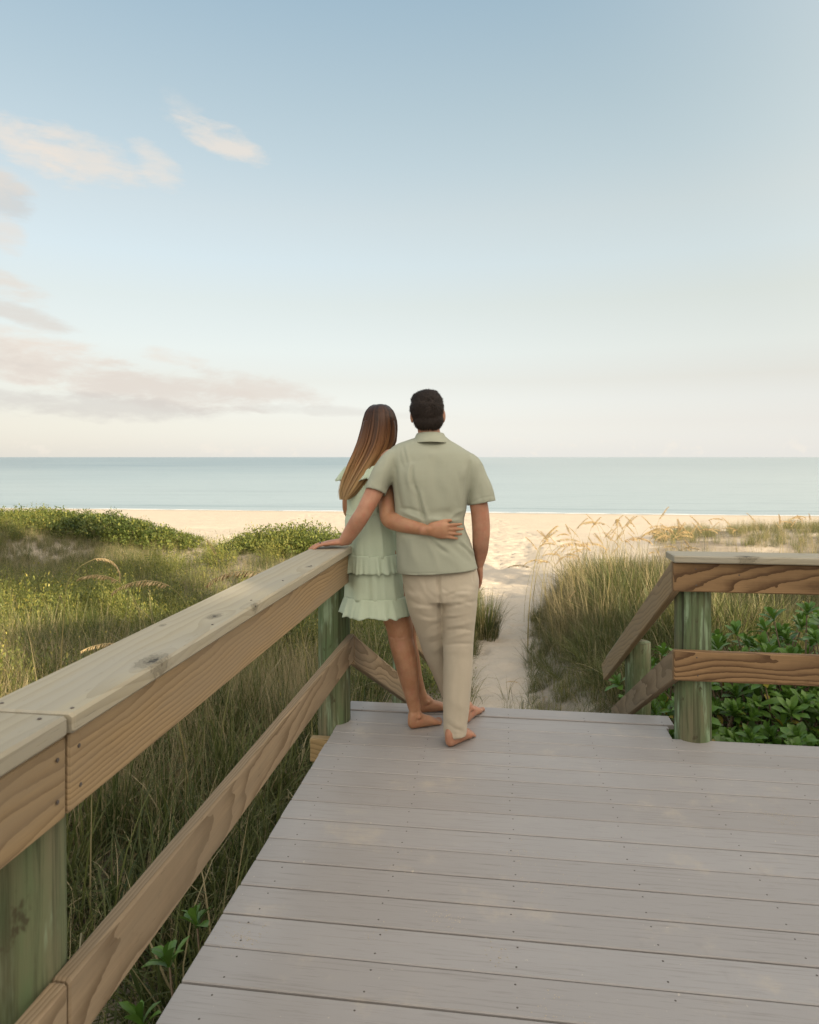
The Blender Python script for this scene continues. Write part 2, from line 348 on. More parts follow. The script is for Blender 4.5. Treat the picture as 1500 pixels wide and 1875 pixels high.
A0 = math.atan2(166, 1250); SA, CA = math.sin(A0), math.cos(A0)
UV = lambda u, v, z=0.0: Vector((SA*u+CA*v, CA*u-SA*v, z))          # deck axes: u along the walk, v across to the right
RZU = math.pi/2-A0                                                   # turns local x onto u
RZV = -A0                                                            # turns local x onto v
def beam(L, wd, ht, c=.004, m0=(0, 0), m1=(0, 0), segs=1, wob=0.0):
    """timber along local x, width along y, height along z, eased edges; m0 / m1 shear the ends for mitres"""
    y, z = wd/2, ht/2
    sec = [(-y+c, -z), (y-c, -z), (y, -z+c), (y, z-c), (y-c, z), (-y+c, z), (-y, z-c), (-y, -z+c)]
    V = []; xs = [-L/2, -L/2+c]+[-L/2+L*k/segs for k in range(1, segs)]+[L/2-c, L/2]
    for i, x in enumerate(xs):
        f = (1-c/max(y, c*2)*.5) if i in (0, len(xs)-1) else 1; tt = (x+L/2)/L
        for (a, b_) in sec:
            sh = (m0[0]*a+m0[1]*b_)*(1-tt)+(m1[0]*a+m1[1]*b_)*tt
            V.append((x+sh, a*f+wob*math.sin(3*tt+L), b_*(f if f == 1 else 1-c/max(z, c*2)*.5)))
    n = len(xs); fs = []
    for i in range(n-1):
        for j in range(8):
            k = (j+1) % 8; fs.append((i*8+j, i*8+k, (i+1)*8+k, (i+1)*8+j))
    fs.append(tuple(range(7, -1, -1))); fs.append(tuple((n-1)*8+j for j in range(8)))
    mb = MB(); mb.add(V, fs); return mb
def put_beam(name, root, m, a, b, wd, ht, roll=0.0, **kw):
    """timber from point a to point b (centre line)"""
    a, b = Vector(a), Vector(b); d = b-a
    o = obj(name, beam(d.length, wd, ht, **kw).mesh(name, m, False), root)
    x = d.normalized(); yy = Vector((0, 0, 1)).cross(x).normalized(); zz = x.cross(yy)
    mt = Matrix((x, yy, zz)).transposed().to_4x4() @ Matrix.Rotation(roll, 4, 'X'); mt.translation = (a+b)/2-(root.location if root else Vector())
    o.matrix_local = mt; return o
def post(root, u, v, z0, z1, r, seed, name='post', lab=None):
    c = UV(u, v); mb = MB(); n = 28; lv = 14; V = []; fs = []
    zs = np.linspace(z0, z1, lv); th = np.linspace(0, 2*math.pi, n, endpoint=False)
    for i, z in enumerate(zs):
        rr = r*(1+.028*fbm(np.cos(th)*1.2+seed, np.sin(th)*1.2+z*.9, seed)+.02*fbm(th*3, np.full(n, z*.7+seed), seed+3))
        rr = rr*(1.02-.02*(z-z0)/(z1-z0))
        if i == lv-1: rr = rr*.985
        V += [(math.cos(t)*q_+.004*math.sin(z*2+seed), math.sin(t)*q_, z) for t, q_ in zip(th, rr)]
    for i in range(lv-1):
        for j in range(n):
            k = (j+1) % n; fs.append((i*n+j, i*n+k, (i+1)*n+k, (i+1)*n+j))
    fs.append(tuple((lv-1)*n+j for j in range(n)))
    mb.add(V, fs); o = obj(name, mb.mesh(name, M['post'], True), root, c-root.location)
    o.rotation_euler.z = seed*1.7
    if lab: o['label'] = lab
    return o
def nail_heads(root, pts, nrm, r=.0045, name='nail'):
    for p in pts:
        v, f = ellipsoid((0, 0, 0), (r, r, .0016), 8, 5); mb = MB(); mb.add(v, f)
        o = obj(name, mb.mesh('nail', M['screw']), root, Vector(p)-root.location)
        o.rotation_euler = Vector(nrm).to_track_quat('Z', 'Y').to_euler()

# ------------------------------------------------------------------ terrain: dunes, sand path, beach running down under the sea
def path_x(Y): return np.interp(Y, [4, 6, 8.4, 10.5, 14.4, 25, 60], [.2, .62, 1.1, 1.43, 2.12, 3.7, 9])
def uv_of(X, Y): return X*SA+Y*CA, X*CA-Y*SA
def free_ground(X, Y, soft=0.0):
    """where plants grow: off the deck, the steps, the sand path and the beach"""
    u, v = uv_of(X, Y); j = .5*fbm(X*1.3, Y*1.3, 77)
    deckm = ((u < 3.98) & (v > -.98)) | ((u < 3.62) & (v > .9)) | ((u < 6.3) & (np.abs(v) < 1.12))
    pd = X-path_x(Y); rt = X/np.maximum(Y, .1)
    pth = (np.abs(pd) < .36+.6*j+soft+np.maximum(0, Y-8)*.03) & (Y > 5)
    front = np.where(rt < -.34, 24.5, np.where(rt < -.25, 19.5+(rt+.25)*-40, np.where(rt < .1, 17.6, np.where(rt < .27, 12.8, np.where(rt < .36, 14.5, 27)))))
    return ~deckm & ~pth & (Y < front+j*4-soft*4) & (Y > -6)
def ground_z(X, Y):
    X = np.asarray(X, float); Y = np.asarray(Y, float)
    Yt = Y+.12*X*smoothstep(25, 50, Y)
    z = np.interp(Yt, [-80, 5, 9, 14, 25, 40, 57.5, 75, 140], [-1.0, -1.2, -1.36, -1.58, -1.92, -2.42, -3.2, -4.2, -7])
    pd = np.abs(X-path_x(Y)); off = smoothstep(.3, 1.2, pd)*(1-smoothstep(24, 30, Y))+smoothstep(24, 30, Y)*(1-smoothstep(33, 40, Y))
    off = np.where(Y < 6, smoothstep(-.2, .5, np.abs(X-path_x(Y))-.6), off)
    g = lambda cx, cy, sx, sy: np.exp(-.5*(((X-cx)/sx)**2+((Y-cy)/sy)**2))
    d = 1.05*g(-11.5, 20.5, 4.2, 3.6)+.5*g(-20, 20, 6, 5)+.80*g(-3.0, 15.5, 1.5, 2.0)+.28*g(-3, 4, 2, 5)+.30*g(-7, 11, 3, 3)
    d = d-.2*g(-9.3, 16.5, 1.2, 1.0)
    d = d+.55*g(3.4, 9.6, 1.5, 2.2)+.75*g(15, 24, 5, 3.6)+.25*g(6, 12, 3, 3)+.2*g(3, 4, 2, 3)+.35*g(8.5, 20, 3, 2.5)
    d = d+.16*fbm(X*.45, Y*.45, 3)
    z = z+d*off
    beach = smoothstep(18, 26, Y)*(1-smoothstep(50, 57, Yt)); onp = (1-smoothstep(.3, .9, pd))*(1-smoothstep(22, 30, Y))
    fp = fbm(X*3.1, Y*3.1, 11, 2)*.09-np.maximum(0, vnoise(X*3.7, Y*3.1, 21)-.58)*.24+np.maximum(0, vnoise(X*3.3, Y*2.7, 22)-.7)*.12
    z = z+fp*np.maximum(onp, beach*.8)+.05*fbm(X*.5, Y*.9, 31)*beach
    return z
def build_ground():
    xs = np.concatenate([np.linspace(-400, -40, 16)[:-1], np.linspace(-40, -8, 65)[:-1], np.linspace(-8, 6, 190)[:-1], np.linspace(6, 45, 80)[:-1], np.linspace(45, 400, 16)])
    ys = np.concatenate([np.linspace(-120, -4, 25)[:-1], np.linspace(-4, 6, 60)[:-1], np.linspace(6, 14, 130)[:-1], np.linspace(14, 30, 150)[:-1], np.linspace(30, 62, 110)[:-1], np.linspace(62, 300, 20)])
    X, Y = np.meshgrid(xs, ys); Z = ground_z(X, Y); nx, ny = len(xs), len(ys)
    i = np.arange(nx*ny).reshape(ny, nx); f = np.stack([i[:-1, :-1], i[:-1, 1:], i[1:, 1:], i[1:, :-1]], -1).reshape(-1, 4)
    me = bpy.data.meshes.new('ground'); me.from_pydata(np.stack([X, Y, Z], -1).reshape(-1, 3).tolist(), [], f.tolist())
    me.polygons.foreach_set('use_smooth', [True]*len(f))
    so = np.where(free_ground(X, Y, .12), np.clip(.75+fbm(X*1.1, Y*1.1, 61, 3)*2.2, 0, 1), 0.0)*np.where(Y < 15, 1, .75)
    at = me.attributes.new('litter', 'FLOAT', 'POINT'); at.data.foreach_set('value', so.astype(np.float32).ravel())
    m, t, b = mat('beach_sand'); pos = t.n('ShaderNodeNewGeometry').outputs['Position']
    zc = t.n('ShaderNodeSeparateXYZ', {0: pos}).outputs[2]
    n1 = t.noise(pos, 1.1, 5, .6); n2 = t.noise(pos, 260, 2, .6); n3 = t.noise(pos, 9, 5, .65)
    c = t.mix(n1, (.42, .362, .288), (.485, .425, .345))
    c = t.mix(t.m('MULTIPLY', t.smooth(n3, .5, .75), .35), c, (.42, .34, .245))
    c = t.mix(t.m('MULTIPLY', t.smooth(n2, .5, .75), .25), c, (.34, .27, .20))
    wet = t.m('SUBTRACT', 1.0, t.smooth(t.m('ADD', zc, t.m('MULTIPLY', n1, .12)), -3.13, -2.99))
    c = t.mix(t.m('MULTIPLY', wet, .45), c, (.30, .24, .17))
    litter_shade = t.m('MULTIPLY', t.n('ShaderNodeAttribute', attribute_name='litter').outputs['Fac'], t.m('ADD', .55, t.m('MULTIPLY', n3, .6)), clamp=True)
    c = t.mix(litter_shade, c, t.mix(t.noise(pos, 40, 4, .7), (.045, .034, .022), (.15, .118, .075)))  # dead plant litter; its dark tone also stands in for shade under the grass
    litter = t.smooth(t.noise(t.mapping(pos, (1, 1, 1)), 30, 4, .75), .66, .74)
    c = t.mix(t.m('MULTIPLY', litter, .4), c, (.16, .11, .07))
    h = t.m('ADD', t.m('MULTIPLY', t.noise(pos, 6.5, 4, .6), 1.0), t.m('MULTIPLY', t.noise(pos, 22, 3, .6), .35))
    setp(t, b, color=c, rough=.9, spec=.15, normal=bump(t, h, .8, .05))
    me.materials.append(m); return tag(obj('sand', me), kind='structure')
build_ground()

# sea
mb = MB(); mb.add([(-30000, 40, -3.2), (30000, 40, -3.2), (30000, 40000, -3.2), (-30000, 40000, -3.2)], [(0, 1, 2, 3)])
m, t, b = mat('calm_sea'); pos = t.n('ShaderNodeNewGeometry').outputs['Position']
sy = t.n('ShaderNodeSeparateXYZ', {0: pos})
lng = t.noise(t.mapping(pos, (.010, .05, 1)), 1, 4, .6); sw = t.noise(t.mapping(pos, (.16, .9, 1)), 1, 4, .6); rp = t.noise(t.mapping(pos, (.5, 2.6, 1)), 1, 4, .6)
far = t.noise(t.mapping(pos, (.02, .22, 1), loc=(7, 3, 0)), 1, 5, .65)
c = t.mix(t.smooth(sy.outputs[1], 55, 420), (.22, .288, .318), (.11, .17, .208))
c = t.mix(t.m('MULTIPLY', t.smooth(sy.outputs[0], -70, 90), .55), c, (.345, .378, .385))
c = t.mix(t.m('MULTIPLY', t.smooth(lng, .38, .68), .4), c, (.28, .34, .36))
c = t.mix(t.m('MULTIPLY', t.smooth(far, .48, .72), .3), c, (.095, .145, .175))
c = t.mix(t.m('MULTIPLY', t.smooth(sw, .52, .70), .30), c, (.10, .165, .185))
shore = t.m('ADD', sy.outputs[1], t.m('MULTIPLY', sy.outputs[0], .12))
wl = t.m('ADD', shore, t.m('MULTIPLY', t.m('SUBTRACT', t.noise(t.mapping(pos, (.09, .01, 1)), 1, 4, .6), .5), 3.2))
foam = t.m('MULTIPLY', t.m('MULTIPLY', t.smooth(wl, 57.0, 57.6), t.m('SUBTRACT', 1.0, t.smooth(wl, 57.9, 58.7))), t.smooth(t.noise(t.mapping(pos, (.5, 2.2, 1)), 1, 4, .65), .38, .55))
c = t.mix(t.m('MULTIPLY', foam, .85), c, (.72, .70, .66))
roll = t.m('MULTIPLY', t.smooth(wl, 61.5, 62.4), t.m('SUBTRACT', 1.0, t.smooth(wl, 62.6, 63.6)))
c = t.mix(t.m('MULTIPLY', roll, .45), c, (.09, .15, .165))
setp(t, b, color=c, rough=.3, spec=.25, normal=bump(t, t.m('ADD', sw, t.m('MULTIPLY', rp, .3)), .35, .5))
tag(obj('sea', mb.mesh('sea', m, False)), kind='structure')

# ------------------------------------------------------------------ boardwalk deck
GAPB, PIT = .0068, .1433
deck = thing('deck', 'grey composite boardwalk landing the barefoot couple stands on', 'deck', UV(1.5, .6, -.05))
dl = deck.location
edges = [1.775+PIT*k for k in range(-22, 13)]
v0, v1 = -.868, 3.4
screws = MB()
def screw(u, v):
    p = UV(u, v, .0006); vv, ff = ellipsoid(p, (.0031, .0031, .0010), 8, 4); screws.add(vv, ff)
for e in edges:
    u0, u1 = e, e+PIT-GAPB
    jl = random.uniform(-.006, .004)
    o = obj('deck_board', beam(v1-v0, u1-u0, .025, c=.003).mesh('deck_board', M['deck'], False), deck)
    o.location = UV((u0+u1)/2, (v0+jl+v1)/2, -.0125+random.uniform(-.0008, .0008))-dl; o.rotation_euler.z = RZV+random.uniform(-.0007, .0007)
    if e > .9:
        for k in range(-2, 9):
            vv = .045+.412*k+random.uniform(-.008, .008)
            if k == -2: vv += .02
            screw((u0+.028), vv); screw((u1-.03), vv+random.uniform(-.006, .006))
# right of the stair opening the landing ends with one narrow board; at the opening two more boards and a nosing
for (ua, ub, va, vb, zz) in ((3.6375-PIT+PIT-GAPB+.0042, 3.6375+PIT-GAPB, -.87, .872, 0), (3.6375+PIT, 3.6375+PIT+.03, -.868, .89, -.006), (3.6375+PIT+.036, 3.948, -.872, .925, 0)):
    o = obj('deck_board', beam(vb-va, ub-ua, .025, c=.003).mesh('deck_board', M['deck'], False), deck)
    o.location = UV((ua+ub)/2, (va+vb)/2, -.0125+zz)-dl; o.rotation_euler.z = RZV
    for k in range(-2, 3): screw(ua+.03, .045+.412*k)
o = tag(obj('screws', screws.mesh('screws', M['screw']), deck, -dl), kind='stuff')
put_beam('fascia', deck, M['stringer'], UV(3.617, 1.02, -.13), UV(3.617, 3.4, -.13), .038, .19)
put_beam('rim_joist', deck, M['stringer'], UV(-1.4, -.80, -.14), UV(3.62, -.80, -.14), .04, .22)
for k in range(9):
    vv = .045+.412*(k-1); put_beam('joist', deck, M['stringer'], UV(-1.4, vv, -.135), UV(3.59, vv, -.135), .038, .21)
put_beam('joist', deck, M['stringer'], UV(3.545, -.83, -.118), UV(3.545, -1.0, -.118), .05, .125)['label'] = 'pale sawn joist end sticking out beside the left post'
for (uu, vv) in ((1.4, 3.1), (-1, 3.1), (-1.2, -.70), (1.6, -.70)): post(deck, uu, vv, -1.6, -.245, .085, 3+int(uu*3))
# little heaps of dry sand dropped on the boards
mb = MB()
for (px, py, n_, sp_) in ((440, 1716, 90, .035), (806, 1683, 40, .03), (838, 1686, 20, .02), (908, 1752, 30, .025), (950, 1566, 60, .06), (1430, 1496, 80, .045), (1052, 1608, 30, .035), (760, 1560, 26, .08),
                          (975, 1620, 30, .04), (985, 1405, 50, .09), (700, 1380, 30, .1), (1030, 1850, 40, .05), (1250, 1450, 30, .12), (1150, 1540, 30, .1), (690, 1712, 14, .03)):
    Yq = HC*F/(py-837); c0 = W(px, py, Yq)
    for k in range(n_):
        r_ = random.uniform(.0007, .0019); v, f = ellipsoid((c0.x+random.gauss(0, sp_), c0.y+random.gauss(0, sp_*.8), r_*.4), (r_*1.3, r_, r_*.6), 5, 4); mb.add(v, f)
tag(obj('sand', mb.mesh('spilled_sand', plain('spilled_sand', (.45, .385, .30), .9)), None), kind='stuff').name = 'spilled_sand'

# ------------------------------------------------------------------ railings
def rail_set(): pass
ZC = .979
lr = thing('railing', 'long two-rail timber railing with a broad weathered cap, on the left edge of the deck', 'railing', UV(2.3, -.9, 0), group='timber deck railings')
post(lr, 3.663, -.904, -1.35, .94, .0875, 5); post(lr, 1.172, -.904, -1.35, .94, .0875, 8, lab='green stained post nearest the camera, cut by the lower left corner')
post(lr, -1.1, -.904, -1.35, .94, .0875, 9)
put_beam('cap_board', lr, M['cap'], UV(1.131, -.8525, ZC-.019), UV(3.62, -.8525, ZC-.019), .192, .038, c=.006)
put_beam('cap_board', lr, M['cap'], UV(-1.2, -.868, ZC-.020), UV(1.126, -.859, ZC-.020), .192, .038, c=.006)
vi = -.904+.0875+.019
put_beam('upper_rail', lr, M['rail'], UV(1.150, vi, .861), UV(3.60, vi, .861), .038, .150, c=.005)
put_beam('upper_rail', lr, M['rail'], UV(-1.2, vi-.01, .858), UV(1.146, vi-.002, .858), .038, .150, c=.005)
put_beam('lower_rail', lr, M['rail_low'], UV(1.153, vi, .413), UV(3.612, vi, .413), .038, .140, c=.006, m1=(-.55, 0))
put_beam('lower_rail', lr, M['rail_low'], UV(-1.2, vi-.012, .410), UV(1.149, vi, .412), .038, .140, c=.006)
inn = UV(0, 1)
nail_heads(lr, [UV(u, vi+.0195, z) for u, z in ((1.118, .90), (1.118, .825), (1.18, .90), (1.185, .825), (3.55, .9))], inn)
nail_heads(lr, [UV(u, v, ZC+.0003) for u, v in ((1.10, -.80), (1.155, -.775), (1.16, -.92), (1.09, -.91), (1.78, -.78), (2.1, -.79), (2.45, -.80), (2.8, -.79))], (0, 0, 1), .004)

rr = thing('railing', 'brown striped two-rail timber railing running right from the thick post by the green shrubs', 'railing', UV(3.68, 1.0, 0), group='timber deck railings')
post(rr, 3.682, .985, -1.35, .91, .0889, 12); post(rr, 3.682, 2.95, -1.35, .91, .0889, 14)
uf = 3.682-.0889-.019; T_ = math.tan(math.pi/4)
put_beam('cap_board', rr, M['cap'], UV(3.617, .855, .931), UV(3.617, 3.4, .931), .184, .036, c=.006)
put_beam('upper_rail', rr, M['rail_dark'], UV(uf, .858, .838), UV(uf, 3.4, .838), .038, .145, c=.005)
put_beam('lower_rail', rr, M['rail_dark'], UV(uf, .862, .395), UV(uf, 3.4, .392), .038, .150, c=.006)
nail_heads(rr, [UV(uf-.0195, v, z) for v, z in ((.965, .88), (.968, .80), (1.17, .855), (.97, .44), (.975, .35))], UV(-1, 0), .004)

# stair railings slope down to the sand on both sides of the steps
TH = math.tan(R(27.4))
def stair_rail(label, pA, azim, Lh, vside, tops, post_at, zcap, lowlen, capw):
    d = Vector((math.sin(azim), math.cos(azim), 0)); s = thing('railing', label, 'railing', (pA+d*Lh*.5).to_tuple()[:2]+(-.6,), group='timber stair railings')
    out = Vector((d.y, -d.x, 0))*vside
    for k, (zt, ht, ln, mm) in enumerate(((tops[0], .145, Lh, M['rail']), (tops[1], .140, lowlen, M['rail_low']))):
        a = pA+Vector((0, 0, zt-ht/2/math.cos(R(27.4)))); b_ = a+d*ln+Vector((0, 0, -TH*ln))
        put_beam('upper_rail' if k == 0 else 'lower_rail', s, mm, a, b_, .038, ht, c=.005, m0=(0, -.52), m1=(0, .52) if k == 0 else (0, .5))
    a = pA+out*capw+Vector((0, 0, zcap-.018)); put_beam('cap_board', s, M['cap'], a+d*.02, a+d*(Lh*.99)+Vector((0, 0, -TH*Lh*.97)), .14, .036, c=.006)
    for k, q_ in enumerate(post_at):
        c = pA+d*q_+out*(.019+.089); zt = tops[0]-TH*q_-.03
        u_ = c.x*SA+c.y*CA; v_ = c.x*CA-c.y*SA
        post(s, u_, v_, -1.9, zt, .0889, 21+k*3+int(vside*2))
    return s
pR = UV(uf-.019, .862+.015, 0)
stair_rail('short sloping stair railing going down from the right corner post to the sand', pR+UV(.02, 0), A0, 2.36, 1, (.925, .475), (1.52,), .945, 1.85, .075)
pL = UV(3.60, vi+.003, 0)
stair_rail('sloping stair railing half hidden behind the bare legs of the woman', pL, math.atan(.24), 2.4, -1, (.945, .482), (1.62,), .965, 2.3, .05)

# steps under the sight line, from the landing to the sand
st = thing('stairs', 'grey steps leading down from the landing to the sand path', 'stairs', UV(4.8, .02, -.6))
for k in range(6):
    u0 = 3.965+.29*k; zz = -.195-.175*k
    w0 = .88-.05*k
    for j in (0, 1):
        o = obj('tread', beam(2*w0-.04, .136, .025, c=.003).mesh('tread', M['deck'], False), st)
        o.location = UV(u0+.07+.141*j, .0+.02*k, zz)-st.location; o.rotation_euler.z = RZV
for vv in (-.7, 0, .7): put_beam('stringer', st, M['stringer'], UV(3.96, vv*1.0, -.36), UV(5.70, vv*.75+.06, -1.38), .04, .24)
# ------------------------------------------------------------------ unseen buildings and trees, added behind the camera to shade the deck and dunes
LD = Vector((-sd.x, -sd.y, 0)).normalized(); LN = Vector((LD.y, -LD.x, 0))      # the way light travels over the ground, and across it
def ST(s, t, z=0.0): p = LD*s+LN*t; return Vector((p.x, p.y, z))
M['wall'] = plain('painted_siding', (.62, .60, .54), .8, nscale=3, namt=.06); M['roof'] = plain('roof_metal', (.30, .31, .31), .55); M['glass'] = plain('window_glass', (.05, .07, .08), .08, .5); M['white'] = plain('white_trim', (.75, .74, .7), .6)
M['bark'] = plain('bark', (.16, .12, .09), .9, nscale=9, namt=.4, bstr=.6, bscale=22)
M['tree'] = leafmat('tree_leaves', (.035, .06, .018), (.075, .11, .035), patch=.6)
def unseen_house(s0, t0, t1, dep, hw, hr, label):
    zg = float(ground_z(*ST(s0, (t0+t1)/2)[:2]))-.2; c = ST(s0-dep/2, (t0+t1)/2, zg)
    h = thing('house', label, 'house', c, math.atan2(LN.y, LN.x)); L = (t1-t0)/2; D = dep/2
    mb = MB(); V = [(-L, -D, 0), (L, -D, 0), (L, D, 0), (-L, D, 0), (-L, -D, hw), (L, -D, hw), (L, D, hw), (-L, D, hw), (-L, 0, hr-.15), (L, 0, hr-.15)]
    mb.add(V, [(0, 1, 5, 4), (2, 3, 7, 6), (1, 2, 6, 9, 5), (3, 0, 4, 8, 7)]); obj('wall', mb.mesh('wall', M['wall'], False), h)
    mb = MB(); e = .5; hz_ = hw-(hr-hw)*e/D
    for sg in (-1, 1):
        P = [(-L-e, sg*(D+e), hz_), (L+e, sg*(D+e), hz_), (L+e, 0, hr), (-L-e, 0, hr)]; Q = [(a, b_, c_+.12) for a, b_, c_ in P]
        mb.add(P+Q, [(0, 1, 2, 3), (4, 7, 6, 5), (0, 4, 5, 1), (1, 5, 6, 2), (3, 7, 4, 0), (2, 6, 7, 3)])
    obj('roof', mb.mesh('roof', M['roof'], False), h)
    for k in range(int((t1-t0)//2.6)):
        for z in (1.2, 3.9):
            if z+1.4 > hw: continue
            mb = MB(); bb = beam(1.2, .1, 1.4, c=.01); mb.add(np.concatenate(bb.v), bb.f)
            wf = obj('window', mb.mesh('window', M['white'], False), h, (-L+1.5+2.6*k, D+.03, z+.7))
            bb = beam(1.0, .04, 1.2, c=.005); obj('pane', bb.mesh('pane', M['glass'], False), wf, (0, .04, 0))
unseen_house(-8, 1.5, 6.4, 8, 5.7, 8.8, 'taller pale beach house with a grey roof behind the boardwalk')
unseen_house(-8, -9.5, .6, 7, 4.9, 7.5, 'lower and longer pale beach house behind the boardwalk')
def tree(s, t, hgt, rad, label, vs=.16):
    p = ST(s, t); z = float(ground_z(p.x, p.y)); tr = thing('tree', label, 'tree', (p.x, p.y, z), random.uniform(0, 6)); g = np.random.default_rng(int(hgt*100+t*7))
    mb = MB(); v, f = tube([(0, 0, -.3), (.1, 0, hgt*.3), (0, .1, hgt*.62), (.1, .05, hgt*.85)], [.2, .15, .1, .03], 10); mb.add(v, f)
    for k in range(6):
        a = k*1.1; z0_ = hgt*(.35+.07*k); v, f = tube([(0, 0, z0_), (math.cos(a)*rad*.4, math.sin(a)*rad*.4, z0_+.5), (math.cos(a)*rad*.75, math.sin(a)*rad*.75, z0_+.9)], [.08, .05, .02], 7, 3); mb.add(v, f)
    obj('trunk', mb.mesh('trunk', M['bark']), tr)
    n = 5000; d = g.normal(size=(n, 3)); d /= np.linalg.norm(d, axis=1)[:, None]
    cl = g.integers(0, 16, n); cc = g.normal(size=(16, 3))*np.array([rad*.5, rad*.5, hgt*vs])+np.array([0, 0, hgt*.68])
    P = cc[cl]+d*g.uniform(.2, 1, n)[:, None]**.5*rad*(.26 if hgt > 12 else .42)
    q_ = .22; A = g.normal(size=(n, 3)); A /= np.linalg.norm(A, axis=1)[:, None]; B = np.cross(A, g.normal(size=(n, 3))); B /= np.linalg.norm(B, axis=1)[:, None]
    V = np.stack([P-A*q_, P+B*q_*.5, P+A*q_, P-B*q_*.5], 1).reshape(-1, 3); mb = MB(); mb.add(V, [(4*i, 4*i+1, 4*i+2, 4*i+3) for i in range(n)])
    obj('crown', mb.mesh('crown', M['tree'], False), tr)
for k, (s, t, h_, r_) in enumerate(((-12, 8.6, 6.5, 2.2), (-12, 11.6, 7.3, 2.4), (-12, 14.8, 8.7, 2.5), (-18.5, -2.6, 20.7, 3.0), (-18.5, 2.2, 20.7, 2.8), (-13, 18.5, 7.4, 2.2))):
    tree(s, t, h_, r_, ['leafy tree beside the beach house at the end of the boardwalk', 'second leafy tree in the row beside the beach house', 'third and fuller leafy tree in the row beside the beach house', 'tall bare-stemmed tree behind the lower beach house', 'tall bare-stemmed tree behind the gap between the two beach houses', 'last low tree of the row beside the beach house', 'leafy tree standing by itself near the foot of the dunes'][k], .03 if h_ > 12 else .16)
# ------------------------------------------------------------------ dune vegetation
M['blade'] = leafmat('grass_blade', (.036, .056, .014), (.19, .20, .06), (.34, .28, .12), trans=.35, patch=.8)
M['blade_dark'] = leafmat('fine_grass_blade', (.034, .054, .015), (.15, .165, .055), (.24, .20, .085), trans=.25, patch=.9)
M['straw'] = leafmat('dry_grass_blade', (.26, .215, .11), (.42, .35, .20), (.17, .125, .07), trans=.3, patch=1.5)
M['herb'] = leafmat('herb_leaf', (.05, .08, .015), (.26, .255, .058), (.34, .29, .07), trans=.3, patch=1.1)
M['bush'] = leafmat('bush_leaf', (.036, .062, .012), (.20, .23, .05), (.26, .26, .065), trans=.35, patch=1.6)
M['shrub'] = leafmat('glossy_shrub_leaf', (.055, .125, .018), (.16, .285, .048), None, trans=.28, rough=.32, spec=.35, patch=2.5)
M['shrub_yellow'] = leafmat('yellowing_shrub_leaf', (.22, .20, .03), (.36, .27, .04), None, trans=.25, rough=.35)
M['twig'] = plain('shrub_twig', (.20, .15, .10), .85, nscale=30, namt=.3)
M['oat'] = leafmat('sea_oat_seed', (.46, .34, .17), (.62, .49, .27), (.33, .22, .11), trans=.35, patch=3)
M['oat_stem'] = leafmat('sea_oat_stem', (.24, .22, .08), (.38, .30, .13), None, trans=.2, patch=3)

def blade(mb, g, base, az, lean, L, wd, mi, seg=5, droop=1.0):
    d = np.array([math.cos(az), math.sin(az), 0]); sde = np.array([-math.sin(az), math.cos(az), 0]); p = np.array(base, float)
    V = []; a = lean*.35; tw = g.uniform(-.5, .5)
    for k in range(seg+1):
        t = k/seg; wk = wd*(1-t)**.7*(.75+.5*min(1, t*3)) if k < seg else 0
        s_ = sde*math.cos(tw*t)+np.array([0, 0, 1])*math.sin(tw*t)
        if k < seg: V += [p-s_*wk/2, p+s_*wk/2]
        else: V.append(p.copy())
        a = lean*.35+droop*lean*1.5*t**1.6
        p = p+(d*math.sin(a)+np.array([0, 0, 1])*math.cos(a))*L/seg
    f = [(2*k, 2*k+1, 2*k+3, 2*k+2) for k in range(seg-1)]+[(2*seg-2, 2*seg-1, 2*seg)]
    mb.add(V, f, mi)
def tuft(seed, n, L, wd, spread, lean, straw=.15, droop=1.0, mats=('blade', 'straw')):
    g = np.random.default_rng(seed); mb = MB()
    for k in range(n):
        a = g.uniform(0, 6.283); r = spread*math.sqrt(g.uniform())
        blade(mb, g, (r*math.cos(a), r*math.sin(a), -.03), a+g.normal()*.6, abs(g.normal())*lean+.08, L*g.uniform(.5, 1.1), wd*g.uniform(.7, 1.2), 1 if g.uniform() < straw else 0, droop=droop*g.uniform(.6, 1.4))
    return mb.mesh('grass_tuft', [M[m_] for m_ in mats])
def herb(seed, n, H, leaf, mats='herb', spread=.12, per=16):
    g = np.random.default_rng(seed); mb = MB()
    for k in range(n):
        a = g.uniform(0, 6.283); r = spread*math.sqrt(g.uniform()); h = H*g.uniform(.6, 1.1); tl = np.array([math.cos(a), math.sin(a)])*g.uniform(0, .35)
        for j in range(per):
            t = (j+g.uniform())/per; z = h*(.1+.9*t); c = np.array([r*math.cos(a)+tl[0]*z, r*math.sin(a)+tl[1]*z, z]); b_ = g.uniform(0, 6.283); up = g.uniform(.1, .9)+.5*t
            d = np.array([math.cos(b_)*math.cos(up), math.sin(b_)*math.cos(up), math.sin(up)]); s_ = np.array([-math.sin(b_), math.cos(b_), 0]); l_ = leaf*g.uniform(.6, 1.2)*(1.1-.5*t)
            mb.add([c, c+d*l_*.5+s_*l_*.2, c+d*l_, c+d*l_*.5-s_*l_*.2], [(0, 1, 2, 3)])
    return mb.mesh('herb_tuft', M[mats], False)
